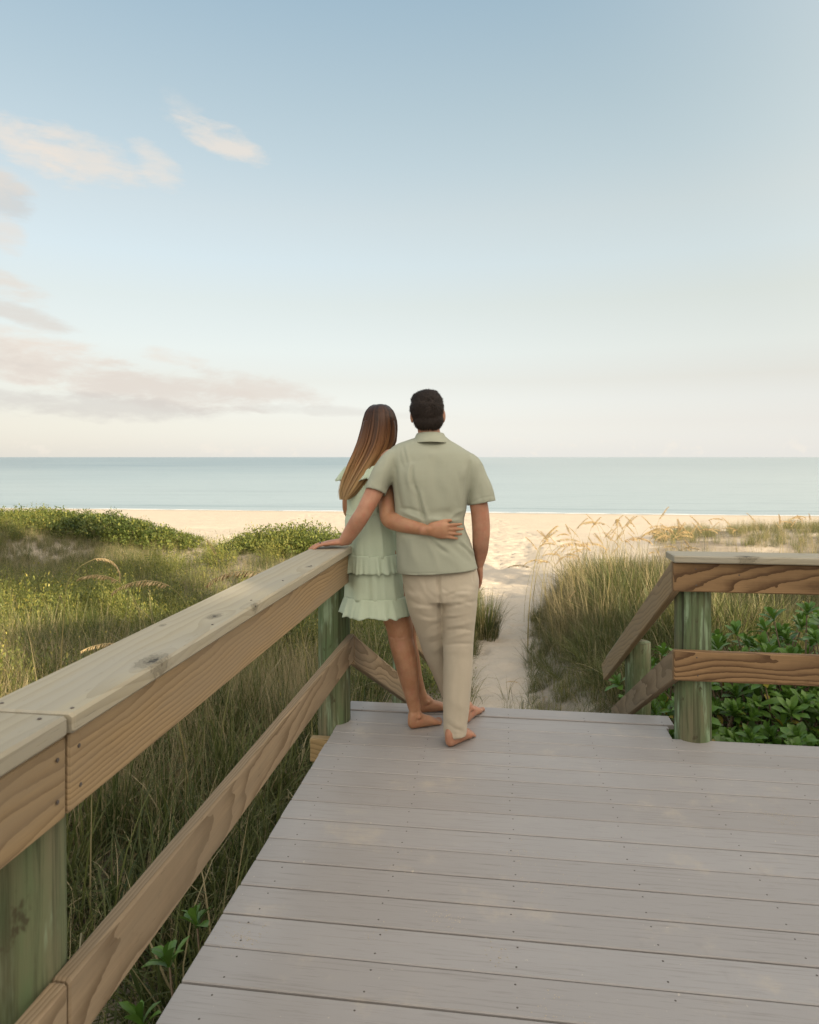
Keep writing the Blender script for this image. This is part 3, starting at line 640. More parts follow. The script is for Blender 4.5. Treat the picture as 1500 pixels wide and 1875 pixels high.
def scatter(name, meshes, P, idx, yaw, tilt, scl):
    """ground cover nobody could count: one object whose points carry little plants"""
    cc = bpy.data.collections.new(name+'_kinds')
    for k, me in enumerate(meshes): cc.objects.link(bpy.data.objects.new(f'{name}_kind_{k:02d}', me))
    me = bpy.data.meshes.new(name); me.from_pydata(P.tolist(), [], [])
    n = len(P)
    at = me.attributes.new('idx', 'INT', 'POINT'); at.data.foreach_set('value', np.asarray(idx, np.int32))
    at = me.attributes.new('rot', 'FLOAT_VECTOR', 'POINT'); at.data.foreach_set('vector', np.stack([tilt[:, 0], tilt[:, 1], yaw], -1).astype(np.float32).ravel())
    at = me.attributes.new('scl', 'FLOAT_VECTOR', 'POINT'); at.data.foreach_set('vector', np.asarray(scl, np.float32).ravel())
    o = obj(name, me); ng = bpy.data.node_groups.new(name, 'GeometryNodeTree')
    ng.interface.new_socket('Geometry', in_out='INPUT', socket_type='NodeSocketGeometry'); ng.interface.new_socket('Geometry', in_out='OUTPUT', socket_type='NodeSocketGeometry')
    t = NT(ng); gi = t.n('NodeGroupInput'); go = t.n('NodeGroupOutput')
    ci = t.n('GeometryNodeCollectionInfo', transform_space='ORIGINAL'); ci.inputs['Collection'].default_value = cc; ci.inputs['Separate Children'].default_value = True; ci.inputs['Reset Children'].default_value = True
    def na(nm, ty): nd = t.n('GeometryNodeInputNamedAttribute', data_type=ty); nd.inputs['Name'].default_value = nm; return nd.outputs['Attribute']
    er = t.n('FunctionNodeEulerToRotation', {0: na('rot', 'FLOAT_VECTOR')})
    ip = t.n('GeometryNodeInstanceOnPoints', {'Points': gi.outputs[0], 'Instance': ci.outputs[0], 'Instance Index': na('idx', 'INT'), 'Rotation': er.outputs[0], 'Scale': na('scl', 'FLOAT_VECTOR')})
    ip.inputs['Pick Instance'].default_value = True
    t.L.new(ip.outputs[0], go.inputs[0]); md = o.modifiers.new('plants', 'NODES'); md.node_group = ng
    return tag(o, kind='stuff')

def sample(n, x0, x1, y0, y1, g, far_thin=0.0):
    X = g.uniform(x0, x1, n); Y = g.uniform(y0, y1, n)
    k = (np.abs(X) < .70*Y+2.2) & free_ground(X, Y)
    return X[k], Y[k]
def place(name, meshes, X, Y, idx, scl, g, tl=.12):
    Z = ground_z(X, Y); n = len(X)
    return scatter(name, meshes, np.stack([X, Y, Z], -1), idx, g.uniform(0, 6.283, n), g.normal(size=(n, 2))*tl, scl)
g = np.random.default_rng(42)
K1 = [tuft(1, 20, .85, .0095, .10, .75, .10, 1.25), tuft(2, 16, .75, .0105, .14, .95, .18, 1.3), tuft(3, 20, .66, .008, .14, 1.15, .4, 1.6), tuft(4, 15, .95, .011, .1, .6, .08, 1.4), tuft(5, 24, .55, .006, .16, 1.25, .7, 1.5)]
K2 = [tuft(11, 42, .66, .0055, .14, .5, .10, 1.0, ('blade_dark', 'straw')), tuft(12, 44, .60, .0050, .16, .65, .16, 1.1, ('blade_dark', 'straw')), tuft(13, 36, .72, .0045, .12, .45, .3, .9, ('blade_dark', 'straw'))]
K3 = [herb(21, 14, .42, .042), herb(22, 16, .36, .036), herb(23, 12, .48, .045), tuft(24, 34, .45, .006, .13, .7, .12, 1.0, ('herb', 'straw'))]
KS = [tuft(31, 26, .75, .0042, .10, .35, 1.0, .8), tuft(32, 20, .62, .004, .14, .6, 1.0, 1.0)]

# left of the railing: loose long grass with dead stems
X, Y = sample(9000, -9, -.3, .3, 9, g); k = g.uniform(size=len(X)) < np.where(Y < 4, .24, .45)*np.where(fbm(X*.9, Y*.9, 5) > -.1, 1, .3); X, Y = X[k], Y[k]
n = len(X); place('long_grass', K1+KS, X, Y, g.choice(7, n, p=[.22, .2, .19, .14, .15, .06, .04]), np.repeat(g.uniform(.6, 1.05, n)[:, None], 3, 1), g, .16)
X, Y = sample(5200, -4.5, -.3, .3, 6.5, g); k = fbm(X*1.5, Y*1.5, 66) > -.12; X, Y = X[k], Y[k]
KT = [tuft(41, 16, .42, .010, .16, 1.5, .25, 2.0), tuft(42, 18, .36, .006, .18, 1.8, .85, 2.2), tuft(43, 12, .5, .013, .12, 1.2, .1, 1.8)]
n = len(X); place('tangled_grass', KT, X, Y, g.choice(3, n, p=[.4, .25, .35]), np.repeat(g.uniform(.7, 1.25, n)[:, None], 3, 1), g, .3)
# middle and far left dune: fine dark grass
X, Y = sample(15000, -21, 1.4, 7.5, 25, g); k = fbm(X*.35, Y*.35, 9) > -.32; X, Y = X[k], Y[k]
n = len(X); place('dune_grass', K2+K1[2:3]+KS[1:], X, Y, g.choice(5, n, p=[.32, .32, .2, .1, .06]), np.repeat((g.uniform(.5, 1.0, n)*np.where(Y > 14, .62, .78)*(.45+1.0*vnoise(X*.55, Y*.55, 33)))[:, None], 3, 1), g, .18)
X, Y = sample(2600, -14, -6.5, 13.5, 20, g); n = len(X)
place('hollow_grass', K2+KS[1:], X, Y, g.choice(4, n, p=[.35, .35, .2, .1]), np.repeat(g.uniform(.35, .65, n)[:, None], 3, 1), g, .18)
# yellow-green herbs in drifts
X, Y = sample(9000, -16, .8, 5.5, 21, g)
w_ = np.exp(-.5*(((X+3.7)/1.8)**2+((Y-9.3)/1.5)**2))*1.5+.75*(fbm(X*.45, Y*.45, 15) > .04)+.5*np.exp(-.5*(((X+6.5)/2)**2+((Y-10.5)/2)**2))
k = g.uniform(size=len(X)) < w_; X, Y = X[k], Y[k]
n = len(X); place('ground_cover', K3, X, Y, g.choice(4, n), np.repeat((g.uniform(.75, 1.3, n)*(.7+.7*vnoise(X*.8, Y*.8, 44)))[:, None], 3, 1), g)
# dry blonde grass along the lit strip
X, Y = sample(2600, -9, -1, 3.5, 8.5, g); k = g.uniform(size=len(X)) < .75*np.exp(-.5*((Y-6.3-.1*X)/1.3)**2); X, Y = X[k], Y[k]
n = len(X); place('dry_grass', KS, X, Y, g.choice(2, n), np.repeat(g.uniform(.75, 1.15, n)[:, None], 3, 1), g, .2)
# right of the path: the tall grass mound, and grass behind the shrubs
X, Y = sample(17000, .8, 14, 6.2, 15, g); k = (fbm(X*.6, Y*.6, 19) > -.3); X, Y = X[k], Y[k]
n = len(X); edge = np.clip((X-path_x(Y)-.15)/1.3, .42, 1)*np.where((Y < 7.9) & (X < 1.9), .4, 1)
place('mound_grass', K1+K2+KS, X, Y, g.choice(10, n, p=[.16, .14, .13, .12, .08, .13, .11, .06, .04, .03]), np.repeat((g.uniform(.7, 1.15, n)*edge*(.6+.65*vnoise(X*1.3, Y*1.3, 8)))[:, None], 3, 1), g, .36)
X, Y = sample(5200, 5.5, 26, 14, 27, g); k = (fbm(X*.5, Y*.5, 29) > np.where((Y > 16.5) & (Y < 20), .10, -.05)); X, Y = X[k], Y[k]
n = len(X); place('far_grass', K2+K3[:2]+KS[:1], X, Y, g.choice(6, n, p=[.17, .17, .14, .12, .1, .30]), np.repeat(g.uniform(.45, .85, n)[:, None], 3, 1), g)
X, Y = sample(2600, 1.2, 7, 8.3, 13, g); k = (g.uniform(size=len(X)) < .17) & (X-path_x(Y) > .7); X, Y = X[k], Y[k]
n = len(X); place('dry_grass', KS, X, Y, g.choice(2, n), np.repeat(g.uniform(.9, 1.45, n)[:, None], 3, 1), g, .2)
# low green tufts at the foot of the steps
X = np.concatenate([g.normal(1.75, .3, 60), g.normal(2.3, .35, 60)]); Y = np.concatenate([g.normal(7.25, .3, 60), g.normal(7.0, .4, 60)])
n = len(X); place('low_grass', K3[3:]+K1[2:3], X, Y, g.choice(2, n), np.repeat(g.uniform(.35, .6, n)[:, None], 3, 1), g)

# a clump of grass by itself on the near edge of the path
def clump(X, Y, rad, hgt, n, label):
    z = float(ground_z(X, Y)); g = np.random.default_rng(int(X*100)); mb = MB()
    for k in range(n):
        a = g.uniform(0, 6.283); r = rad*.45*math.sqrt(g.uniform())
        blade(mb, g, (r*math.cos(a), r*math.sin(a), -.03), a+g.normal()*.5, abs(g.normal())*.5+.15, hgt*g.uniform(.6, 1.15), .008, 1 if g.uniform() < .12 else 0)
    o = obj('grass_clump', mb.mesh('grass_clump', [M['blade_dark'], M['straw']]), None, (X, Y, z)); tag(o, label, 'grass clump')
clump(1.16, 10.9, .55, .78, 700, 'dark grass clump standing alone at the edge of the sand path beside the man')

# bushes
def bush(X, Y, wd, hgt, n, label, group, leaf=.06, top_py=None):
    z = float(ground_z(X, Y)); hgt = max(.45, (W(0, top_py, Y).z-z)*.97)
    g = np.random.default_rng(int(abs(X*313+Y*17))); mb = MB()
    b = thing('bush', label, 'bush', (X, Y, z-.05), g.uniform(0, 6), group)
    ns = n//22
    for k in range(ns):
        a = g.uniform(0, 6.283); r = math.sqrt(g.uniform()); x, y = r*math.cos(a)*wd/2, r*math.sin(a)*wd*.42
        top = hgt*math.sqrt(max(.08, 1-.85*r**2))*g.uniform(.74, 1.08)*(1+.6*fbm(np.array([x*2.2+X]), np.array([y*2.2+Y]), 51)[0]*2)
        lean = np.array([x, y])/wd*.6
        for j in range(22):
            t = 1-.8*g.uniform()**1.9; c = np.array([x+lean[0]*t, y+lean[1]*t, top*t])+g.normal(size=3)*np.array([.05, .05, .03]); bb = g.uniform(0, 6.283); up = g.uniform(-.1, 1.1)
            d = np.array([math.cos(bb)*math.cos(up), math.sin(bb)*math.cos(up), math.sin(up)]); s_ = np.array([-math.sin(bb), math.cos(bb), g.normal()*.3]); l_ = leaf*g.uniform(.6, 1.25)
            mb.add([c, c+d*l_*.55+s_*l_*.24, c+d*l_, c+d*l_*.55-s_*l_*.24], [(0, 1, 2, 3)])
    obj('foliage', mb.mesh('foliage', M['bush'], False), b)
    mb = MB()
    for k in range(9):
        a = g.uniform(0, 6.283); r = g.uniform(.2, .8); v, f = tube([(0, 0, -.1), (r*wd*.2*math.cos(a), r*wd*.2*math.sin(a), hgt*.3), (r*wd*.42*math.cos(a), r*wd*.38*math.sin(a), hgt*.7)], [.02, .013, .006], 6, 3); mb.add(v, f)
    obj('stems', mb.mesh('stems', M['twig']), b)
GB = 'dark bushes along the crest of the left dune'
for (px, Y, wd, hg, tp, lb) in ((-70, 21.5, 3.4, .9, 946, 'broad bush at the left end of the dune crest, cut by the picture edge'), (20, 20.6, 2.8, .85, 946, 'low dark bush on the dune crest beside the left edge of the picture'), (110, 20.2, 2.4, 1.22, 934, 'tallest rounded bush on the left dune crest, its top lit yellow green'),
                            (180, 19.8, 2.4, 1.1, 939, 'sunlit bush right next to the tallest one on the dune crest'), (245, 19.6, 2.0, .9, 956, 'smaller bush where the left dune crest begins to fall to the beach'), (300, 19.4, 1.7, .66, 978, 'low bush at the right end of the crest above the bare beach')):
    bush((px-750)*Y/F, Y, wd*1.2, hg*.92, int(5200*wd*hg/1.5), lb, GB, .085, tp)
GB = 'bushes on the small dune behind the railing'
for (px, Y, wd, hg, tp, lb) in ((462, 16.4, 1.1, .62, 986, 'small dark bush at the left end of the little dune above the handrail'), (512, 15.9, 1.4, .8, 964, 'dark rounded bush left of the middle on the little dune above the handrail'),
                            (570, 15.6, 1.5, .82, 961, 'bright topped bush above the hand resting on the rail'), (632, 15.3, 1.4, .78, 968, 'sunlit bush half hidden by the arm of the man and the dress')):
    bush((px-750)*Y/F, Y, wd*1.2, hg*.95, int(6500*wd*hg/.95), lb, GB, .07, tp)

# sea oats
def oat_meshes(seed, L, lean, head, droop):
    g = np.random.default_rng(seed); n = 14; P = []; p = np.zeros(3); a = .03
    for k in range(n+1):
        t = k/n; P.append(p.copy()); a = lean*t+max(0, t-.72)*droop*2.2; p = p+np.array([math.sin(a), 0, math.cos(a)])*L/n
    s = MB(); v, f = tube(P, [.0034*(1-.6*k/n) for k in range(n+1)], 5, 2); s.add(v, f)
    d = P[-1]-P[-2]; d /= np.linalg.norm(d); a0 = math.atan2(d[0], d[2]); q_ = P[-1].copy(); h = MB(); m_ = 20; RP = [q_.copy()]
    for k in range(m_):
        t = k/m_; a_ = a0+droop*.9*t+.25; dv = np.array([math.sin(a_), 0, math.cos(a_)]); q_ = q_+dv*head/m_; RP.append(q_.copy())
        for j in range(3):
            sd_ = np.array([0, 1 if j % 2 else -1, 0])*g.uniform(.2, .9)+np.array([0, 0, -1])*g.uniform(.5, 1.1)+dv*.55+g.normal(size=3)*.15; sd_ /= np.linalg.norm(sd_)
            l_ = head*.135*(1-.55*abs(t-.35))*g.uniform(.7, 1.15); wv = np.cross(sd_, g.normal(size=3)); wv /= np.linalg.norm(wv); th = np.cross(sd_, wv)*.0016
            c0 = q_; w2 = l_*.15
            h.add([c0, c0+sd_*l_*.55+wv*w2, c0+sd_*l_, c0+sd_*l_*.55-wv*w2, c0+sd_*l_*.5+th*2, c0+sd_*l_*.5-th*2], [(0, 1, 4), (1, 2, 4), (2, 3, 4), (3, 0, 4), (1, 0, 5), (2, 1, 5), (3, 2, 5), (0, 3, 5)])
    v, f = tube(RP, [.0016]*len(RP), 4, 1); h.add(v, f)
    tip = RP[m_//2]; return s.mesh('stem', M['oat_stem']), h.mesh('seed_head', M['oat'], False), np.array(tip)
OK_ = [oat_meshes(1, 1.0, .25, .33, 1.3), oat_meshes(2, 1.1, .45, .28, 1.0), oat_meshes(3, .9, .12, .20, 2.2), oat_meshes(4, 1.05, .22, .22, .35)]
def oat(px, py, Y, kind, yaw, label, group, sc=None):
    """a plant whose seed head stands where the photograph shows it; the foot is on the ground"""
    hd = W(px, py, Y); st_, he, tip = OK_[kind]; cz, sn = math.cos(yaw), math.sin(yaw); s = sc or 1.0
    for _ in range(3):
        fx, fy = hd.x-s*(tip[0]*cz-tip[1]*sn), hd.y-s*(tip[0]*sn+tip[1]*cz); gz = float(ground_z(fx, fy))
        s = min(1.6, max(.5, (hd.z-gz)/tip[2]))
    o = thing('sea_oats', label, 'sea oats', (fx, fy, hd.z-s*tip[2]), yaw, group); o.scale = (s, s, s)
    obj('stem', st_, o); obj('seed_head', he, o)
GO = 'sea oats seeding on the left dune'
oat(180, 1053, 5.6, 1, math.pi-.2, 'sea oats with a long seed head drooping left, above the sunlit herbs', GO)
oat(207, 1030, 5.8, 2, .5, 'sea oats with the highest and most upright hooked seed head left of the railing', GO)
oat(258, 1064, 5.7, 0, math.pi+.25, 'sea oats with a broad pale seed head arching just right of the hooked one', GO)
oat(440, 1046, 5.3, 0, math.pi+.1, 'sea oats arching out from behind the handrail near the hand', GO)
oat(200, 1178, 4.4, 1, math.pi+.3, 'green blurred sea oats drooping behind the handrail, lowest on the left', GO)
oat(388, 1000, 9.0, 3, 2.6, 'small far sea oats in front of the bare beach beside the left dune', GO)
GR = 'golden sea oats on the right of the path'
RO = [(938, 1247, 7.9, 1, math.pi-.1, 'brown sea oats drooping over the sand path in front of the grass mound'), (998, 1276, 7.4, 2, 2.0, 'short sea oats stub at the deck edge beside the sand path'),
      (1045, 1090, 8.6, 3, .3, 'straw coloured sea oats standing upright in the dark grass mound'),
      (952, 1034, 9.2, 1, math.pi, 'sea oats leaning farthest left over the path from the mound top'), (984, 1024, 9.4, 0, math.pi-.1, 'dark drooping sea oats, second from the path at the mound top'),
      (1010, 1013, 9.3, 1, math.pi+.2, 'long arched sea oats between the dark drooping ones at the mound top'), (1040, 1018, 9.8, 0, math.pi-.3, 'sea oats bowed low over the middle of the mound top'), (975, 994, 10.5, 3, 2.7, 'small pale sea oats standing over the bare path sand'),
      (1168, 984, 8.6, 0, .2, 'dark brown sea oats bending right just above the sloping handrail'), (1150, 955, 10, 3, .1, 'tall golden sea oats left of the handrail corner, high against the beach'), (1215, 938, 11, 3, .4, 'tallest golden sea oats reaching up to the water line')]
for a in RO: oat(*a[:5], a[5], GR)
g = np.random.default_rng(9)
def zone(px, py, yaw, far):
    z = [(1035, 'over the sandy edge of the path'), (1085, 'on the left shoulder of the mound'), (1135, 'on top of the mound'), (1185, 'just left of the sloping handrail'), (1235, 'above the handrail corner'), (1285, 'above the left end of the top rail'), (1350, 'over the far dune, left end'), (1420, 'over the middle of the far dune'), (1600, 'over the right end of the far dune')]
    return f"{'tall' if py < (958 if far else 975) else 'low'} {'distant' if far else 'golden'} sea oats bending {'right' if math.cos(yaw) > 0 else 'left'} {next(t_ for x_, t_ in z if px < x_)}"
for k in range(104):
    far = k >= 84
    px = g.uniform(1290, 1490) if far else g.uniform(985, 1285); py = g.uniform(942, 975) if far else g.uniform(946, 1012)+(0 if px > 1050 else 22)
    yw = g.choice([0, math.pi])+g.normal()*.5; oat(px, py, g.uniform(15, 20) if far else g.uniform(9.5, 13), int(g.choice([0, 1, 3, 3, 3])), yw, zone(px, py, yw, far), GR)

# glossy green shrubs behind the right railing, leaf by leaf
def leaf_mesh(name, m, L=.12, wd=.05, curl=.3):
    V = []; n = 5
    for k in range(n+1):
        t = k/n; w_ = wd*.5*(.22+.95*t**.9)*math.sqrt(max(0, 1-max(0, (t-.62)/.385)**2)) if k < n else wd*.05
        z = -curl*L*t*t*.6+.06*L*math.sin(t*3.1); V += [(L*t, -w_, z+w_*.28), (L*t, 0, z), (L*t, w_, z+w_*.28)]
    mb = MB(); mb.add(V, [(3*k+j, 3*k+3+j, 3*k+4+j, 3*k+1+j) for k in range(n) for j in (0, 1)]); return mb.mesh(name, m)
LV = [leaf_mesh('leaf', M['shrub'], .135, .066, .2), leaf_mesh('leaf', M['shrub'], .12, .058, .5), leaf_mesh('leaf', M['shrub'], .145, .064, -.1)]
LY = leaf_mesh('leaf', M['shrub_yellow'], .11, .046, .6)
def shrub(pos, wd, hgt, nros, label, name='shrub', cat='shrub', group=None, seed=0, sc=1.0, per=(10, 14), low=.25):
    g = np.random.default_rng(seed); z = float(ground_z(pos[0], pos[1])); s = thing(name, label, cat, (pos[0], pos[1], z), 0, group); tw = MB(); cnt = 0
    hgt = hgt-z
    for k in range(nros):
        a = k*2.4+g.normal()*.3; r = math.sqrt((k+.5)/nros); x, y = r*wd*.5*math.cos(a), r*wd*.42*math.sin(a); zz = hgt*(1-.38*r*r)*(g.uniform(low+.3, 1.0) if k % 3 else g.uniform(low, .7))
        ax = np.array([x*.8, y*.8, .55*wd]); ax /= np.linalg.norm(ax)
        v, f = tube([(x*.15, y*.15, -.05), (x*.6, y*.6, zz*.55), (x, y, zz)], [.011*sc, .008*sc, .005*sc], 5, 3); tw.add(v, f)
        e1 = np.cross(ax, [0, 1, .1]); e1 /= np.linalg.norm(e1); e2 = np.cross(ax, e1); nl = int(g.integers(*per)); ph = g.uniform(0, 6)
        for j in range(nl):
            if cnt >= 295: break
            b = ph+j*2.4; up = .35+1.0*(j/nl)+g.normal()*.12
            d = (e1*math.cos(b)+e2*math.sin(b))*math.cos(up)+ax*math.sin(up); nr = ax*math.cos(up)-(e1*math.cos(b)+e2*math.sin(b))*math.sin(up); yv = np.cross(nr, d)
            me = LY if g.uniform() < (.05 if zz < hgt*.6 else .008) else LV[int(g.integers(0, 3))]; S = sc*g.uniform(.75, 1.15)*(1.05-.45*j/nl)
            o = bpy.data.objects.new('leaf', me); COL.objects.link(o); o.parent = s; cnt += 1
            mt = Matrix((Vector(d)*S, Vector(yv)*S, Vector(nr)*S)).transposed().to_4x4(); mt.translation = Vector((x, y, zz))+Vector(ax)*(.004*j)*sc; o.matrix_local = mt
    obj('branches', tw.mesh('branches', M['twig']), s)
GS = 'glossy green shrubs behind the right railing'
for k, (px, Y, wd, top, nr, lb) in enumerate(((1215, 5.9, .8, -.12, 20, 'small glossy shrub between the sloping stair rail and the thick right post'), (1335, 5.3, 1.0, .02, 25, 'glossy shrub right beside the thick post, seen between its two rails'),
        (1400, 6.0, 1.1, .17, 25, 'rounded glossy shrub in the middle, reaching up between the rails of the right railing'), (1470, 5.6, 1.0, .22, 25, 'tallest glossy shrub near the right edge with its top under the upper rail'), (1550, 5.2, 1.1, .18, 25, 'glossy shrub cut off by the right edge of the picture'),
        (1345, 4.6, .85, -.38, 25, 'low glossy shrub in shade under the lower rail beside the thick post'), (1430, 4.5, .9, -.34, 25, 'low glossy shrub with a few yellow leaves below the lower rail'), (1520, 4.45, .9, -.3, 25, 'low dark glossy shrub in the lower corner by the right edge of the picture'), (1475, 4.15, .7, -.5, 22, 'lowest glossy shrub tucked against the edge of the deck'),
        (1290, 4.9, .8, -.2, 25, 'small shrub peeping out close behind the thick right post'), (1440, 5.0, 1.0, -.06, 25, 'dense glossy shrub filling the gap between the rails, right of the middle'), (1385, 5.2, .9, -.1, 25, 'glossy shrub with pale new leaves low between the rails'), (1530, 6.0, 1.1, .2, 25, 'glossy shrub behind the others at the right edge, just under the top rail'), (1500, 5.0, .9, -.1, 25, 'glossy shrub right at the edge of the picture behind the lower rail'))):
    shrub(((px-750)*Y/F, Y), wd, top, nr, lb, group=GS, seed=60+k, per=(12, 15))
GP = 'broad leaved plants beside the left edge of the deck'
for k, (px, py, Y, nr, lb) in enumerate(((388, 1622, 2.75, 2, 'young plant with upright bright green leaves beside the left deck edge'), (345, 1700, 2.5, 3, 'dark leaved plant in the shade under the lower left rail'), (300, 1815, 2.25, 3, 'broad leaved plant nearest the camera, by the lower left deck edge'))):
    p = W(px, py, Y); shrub((p.x, p.y), .28, p.z, nr, lb, 'leafy_plant', 'plant', GP, 90+k, .8, (9, 13), .55)
# ------------------------------------------------------------------ the couple
def skin(name, c1, c2, red=(.50, .21, .14)):
    m, t, b = mat(name); pos = t.n('ShaderNodeNewGeometry').outputs['Position']
    c = t.mix(t.smooth(t.noise(pos, 14, 4, .6), .3, .7), c1, c2)
    c = t.mix(t.m('MULTIPLY', t.smooth(t.noise(pos, 30, 4, .65), .45, .7), .5), c, red)
    c = t.mix(t.m('MULTIPLY', t.smooth(t.noise(pos, 9, 3, .6), .5, .72), .35), c, tuple(x*.62 for x in c1))
    setp(t, b, color=c, rough=.5, spec=.35, sss=.12, normal=bump(t, t.noise(pos, 420, 2, .6), .18, .001))
    b.inputs['Subsurface Radius'].default_value = (.02, .008, .004); b.inputs['Subsurface Scale'].default_value = .35; return m
def cloth(name, c1, c2, weave=900, rough=.85, crinkle=0.0, cs=60):
    m, t, b = mat(name); pos = t.n('ShaderNodeTexCoord').outputs['Object']
    c = t.mix(t.noise(pos, 6, 4, .6), c1, c2)
    h = t.noise(pos, weave, 2, .6)
    if crinkle: h = t.m('ADD', t.m('MULTIPLY', h, .3), t.m('MULTIPLY', t.noise(t.mapping(pos, (1, 1, .55)), cs, 4, .65), crinkle))
    setp(t, b, color=c, rough=rough, spec=.15, normal=bump(t, h, .6, .003 if crinkle else .0012)); b.inputs['Sheen Weight'].default_value = .08; return m
M['skin_man'] = skin('sunburnt_skin', (.36, .175, .108), (.44, .24, .155), (.44, .17, .11)); M['skin_foot'] = M['skin_man']
M['skin_woman'] = skin('tanned_skin', (.335, .165, .088), (.41, .225, .13), (.40, .17, .11))
M['shirt'] = cloth('sage_jersey', (.325, .338, .262), (.355, .368, .288), crinkle=.22, cs=24); M['collar'] = cloth('sage_rib_collar', (.345, .358, .275), (.365, .378, .29), 500)
M['trousers'] = cloth('khaki_twill', (.435, .382, .295), (.49, .432, .338), crinkle=.5, cs=30); M['dress'] = cloth('mint_cotton_gauze', (.43, .51, .385), (.51, .585, .455), crinkle=1.0, cs=48)
M['eye'] = plain('eye_white', (.7, .68, .65), .3); M['lip'] = plain('lip', (.42, .16, .13), .5); M['gold'] = plain('dark_ring_metal', (.05, .045, .045), .3, .6)
def hairmat(name, stops, z0, z1, rough=.38):
    m, t, b = mat(name); pos = t.n('ShaderNodeNewGeometry').outputs['Position']; isl = t.n('ShaderNodeNewGeometry').outputs['Random Per Island']
    z = t.n('ShaderNodeSeparateXYZ', {0: pos}).outputs[2]; f = t.n('ShaderNodeMapRange', {0: z, 1: z1, 2: z0}).outputs[0]
    f = t.m('ADD', f, t.m('MULTIPLY', t.m('SUBTRACT', isl, .5), .30), clamp=True)
    lk = t.n('ShaderNodeAttribute', attribute_name='lock').outputs['Fac']
    f = t.m('ADD', f, t.m('MULTIPLY', lk, .2), clamp=True)
    c = t.ramp(f, stops); c = t.mix(t.m('MULTIPLY', isl, .4), c, (.02, .01, .005)); c = t.mix(t.m('MULTIPLY', t.smooth(lk, .1, -.45), .35), c, (.022, .010, .005))
    setp(t, b, color=c, rough=rough, spec=.3 if rough > .4 else .5); return m

def body_object(name, parts, voxel, m, root, smooth=5, folds=None, cut=None, solid=0.0, amp_noise=0.0, fac=.5, hems=()):
    V, fs = remesh(parts, voxel, smooth, fac)
    if folds:
        N = normals(V, fs); px = 750+F*V[:, 0]/V[:, 1]; py = 837+F*(HC-V[:, 2])/V[:, 1]; d = np.zeros(len(V))
        for (x1, y1, x2, y2, wd, am) in folds:
            L2 = (x2-x1)**2+(y2-y1)**2; t = ((px-x1)*(x2-x1)+(py-y1)*(y2-y1))/L2; tc_ = np.clip(t, 0, 1)
            # folds bow slightly and run out at their ends
            bow = math.sin((x1+y2)*.7)*.10*math.sqrt(L2)*np.sin(np.pi*tc_); nx_, ny_ = -(y2-y1)/math.sqrt(L2), (x2-x1)/math.sqrt(L2)
            ds = np.hypot(px-(x1+tc_*(x2-x1)+nx_*bow), py-(y1+tc_*(y2-y1)+ny_*bow))
            d += am*np.exp(-(ds/wd)**2)*np.sqrt(np.clip(np.sin(np.pi*np.clip(tc_*.9+.05, 0, 1)), 0, 1))
        d *= np.clip(-N[:, 1]*2.2+.1, 0, 1)
        if amp_noise: d += amp_noise*fbm(px*.045, py*.045+V[:, 1]*6, 71, 3)*2
        V = V+N*d[:, None]
    if cut is not None:
        N = normals(V, fs); keep = []
        for f in fs:
            f_ = list(f); c = V[f_].mean(0); n_ = N[f_].mean(0)
            if not cut(c, n_): keep.append(f)
        used = sorted({i for f in keep for i in f}); mp = {o_: i for i, o_ in enumerate(used)}; V = V[used]; fs = [tuple(mp[i] for i in f) for f in keep]
        ec = {}
        for f in fs:
            for a_, b_ in zip(f, f[1:]+f[:1]): ec[(min(a_, b_), max(a_, b_))] = ec.get((min(a_, b_), max(a_, b_)), 0)+1
        bd = np.array(sorted({i for e_, c_ in ec.items() if c_ == 1 for i in e_}))
        for (hc_, hn_, hr_) in hems:                 # cloth ends on a clean line
            hc_ = np.array(tuple(hc_)); hn_ = np.array(tuple(hn_))/np.linalg.norm(hn_); sel = bd[(np.linalg.norm(V[bd]-hc_, axis=1) < hr_) & (np.abs((V[bd]-hc_) @ hn_) < .04)]
            V[sel] -= np.outer((V[sel]-hc_) @ hn_, hn_)
    mb = MB(); mb.add(V, fs); o = obj(name, mb.mesh(name, m), root, -base_of(root))
    if solid: md = o.modifiers.new('cloth', 'SOLIDIFY'); md.thickness = solid; md.offset = -1
    return o
def base_of(root):
    p = Vector(root.location)
    while root.parent is not None: root = root.parent; p = p+root.location
    return p
def part(name, mb, m, parent, smooth=True): return obj(name, mb.mesh(name, m, smooth), parent, -base_of(parent))

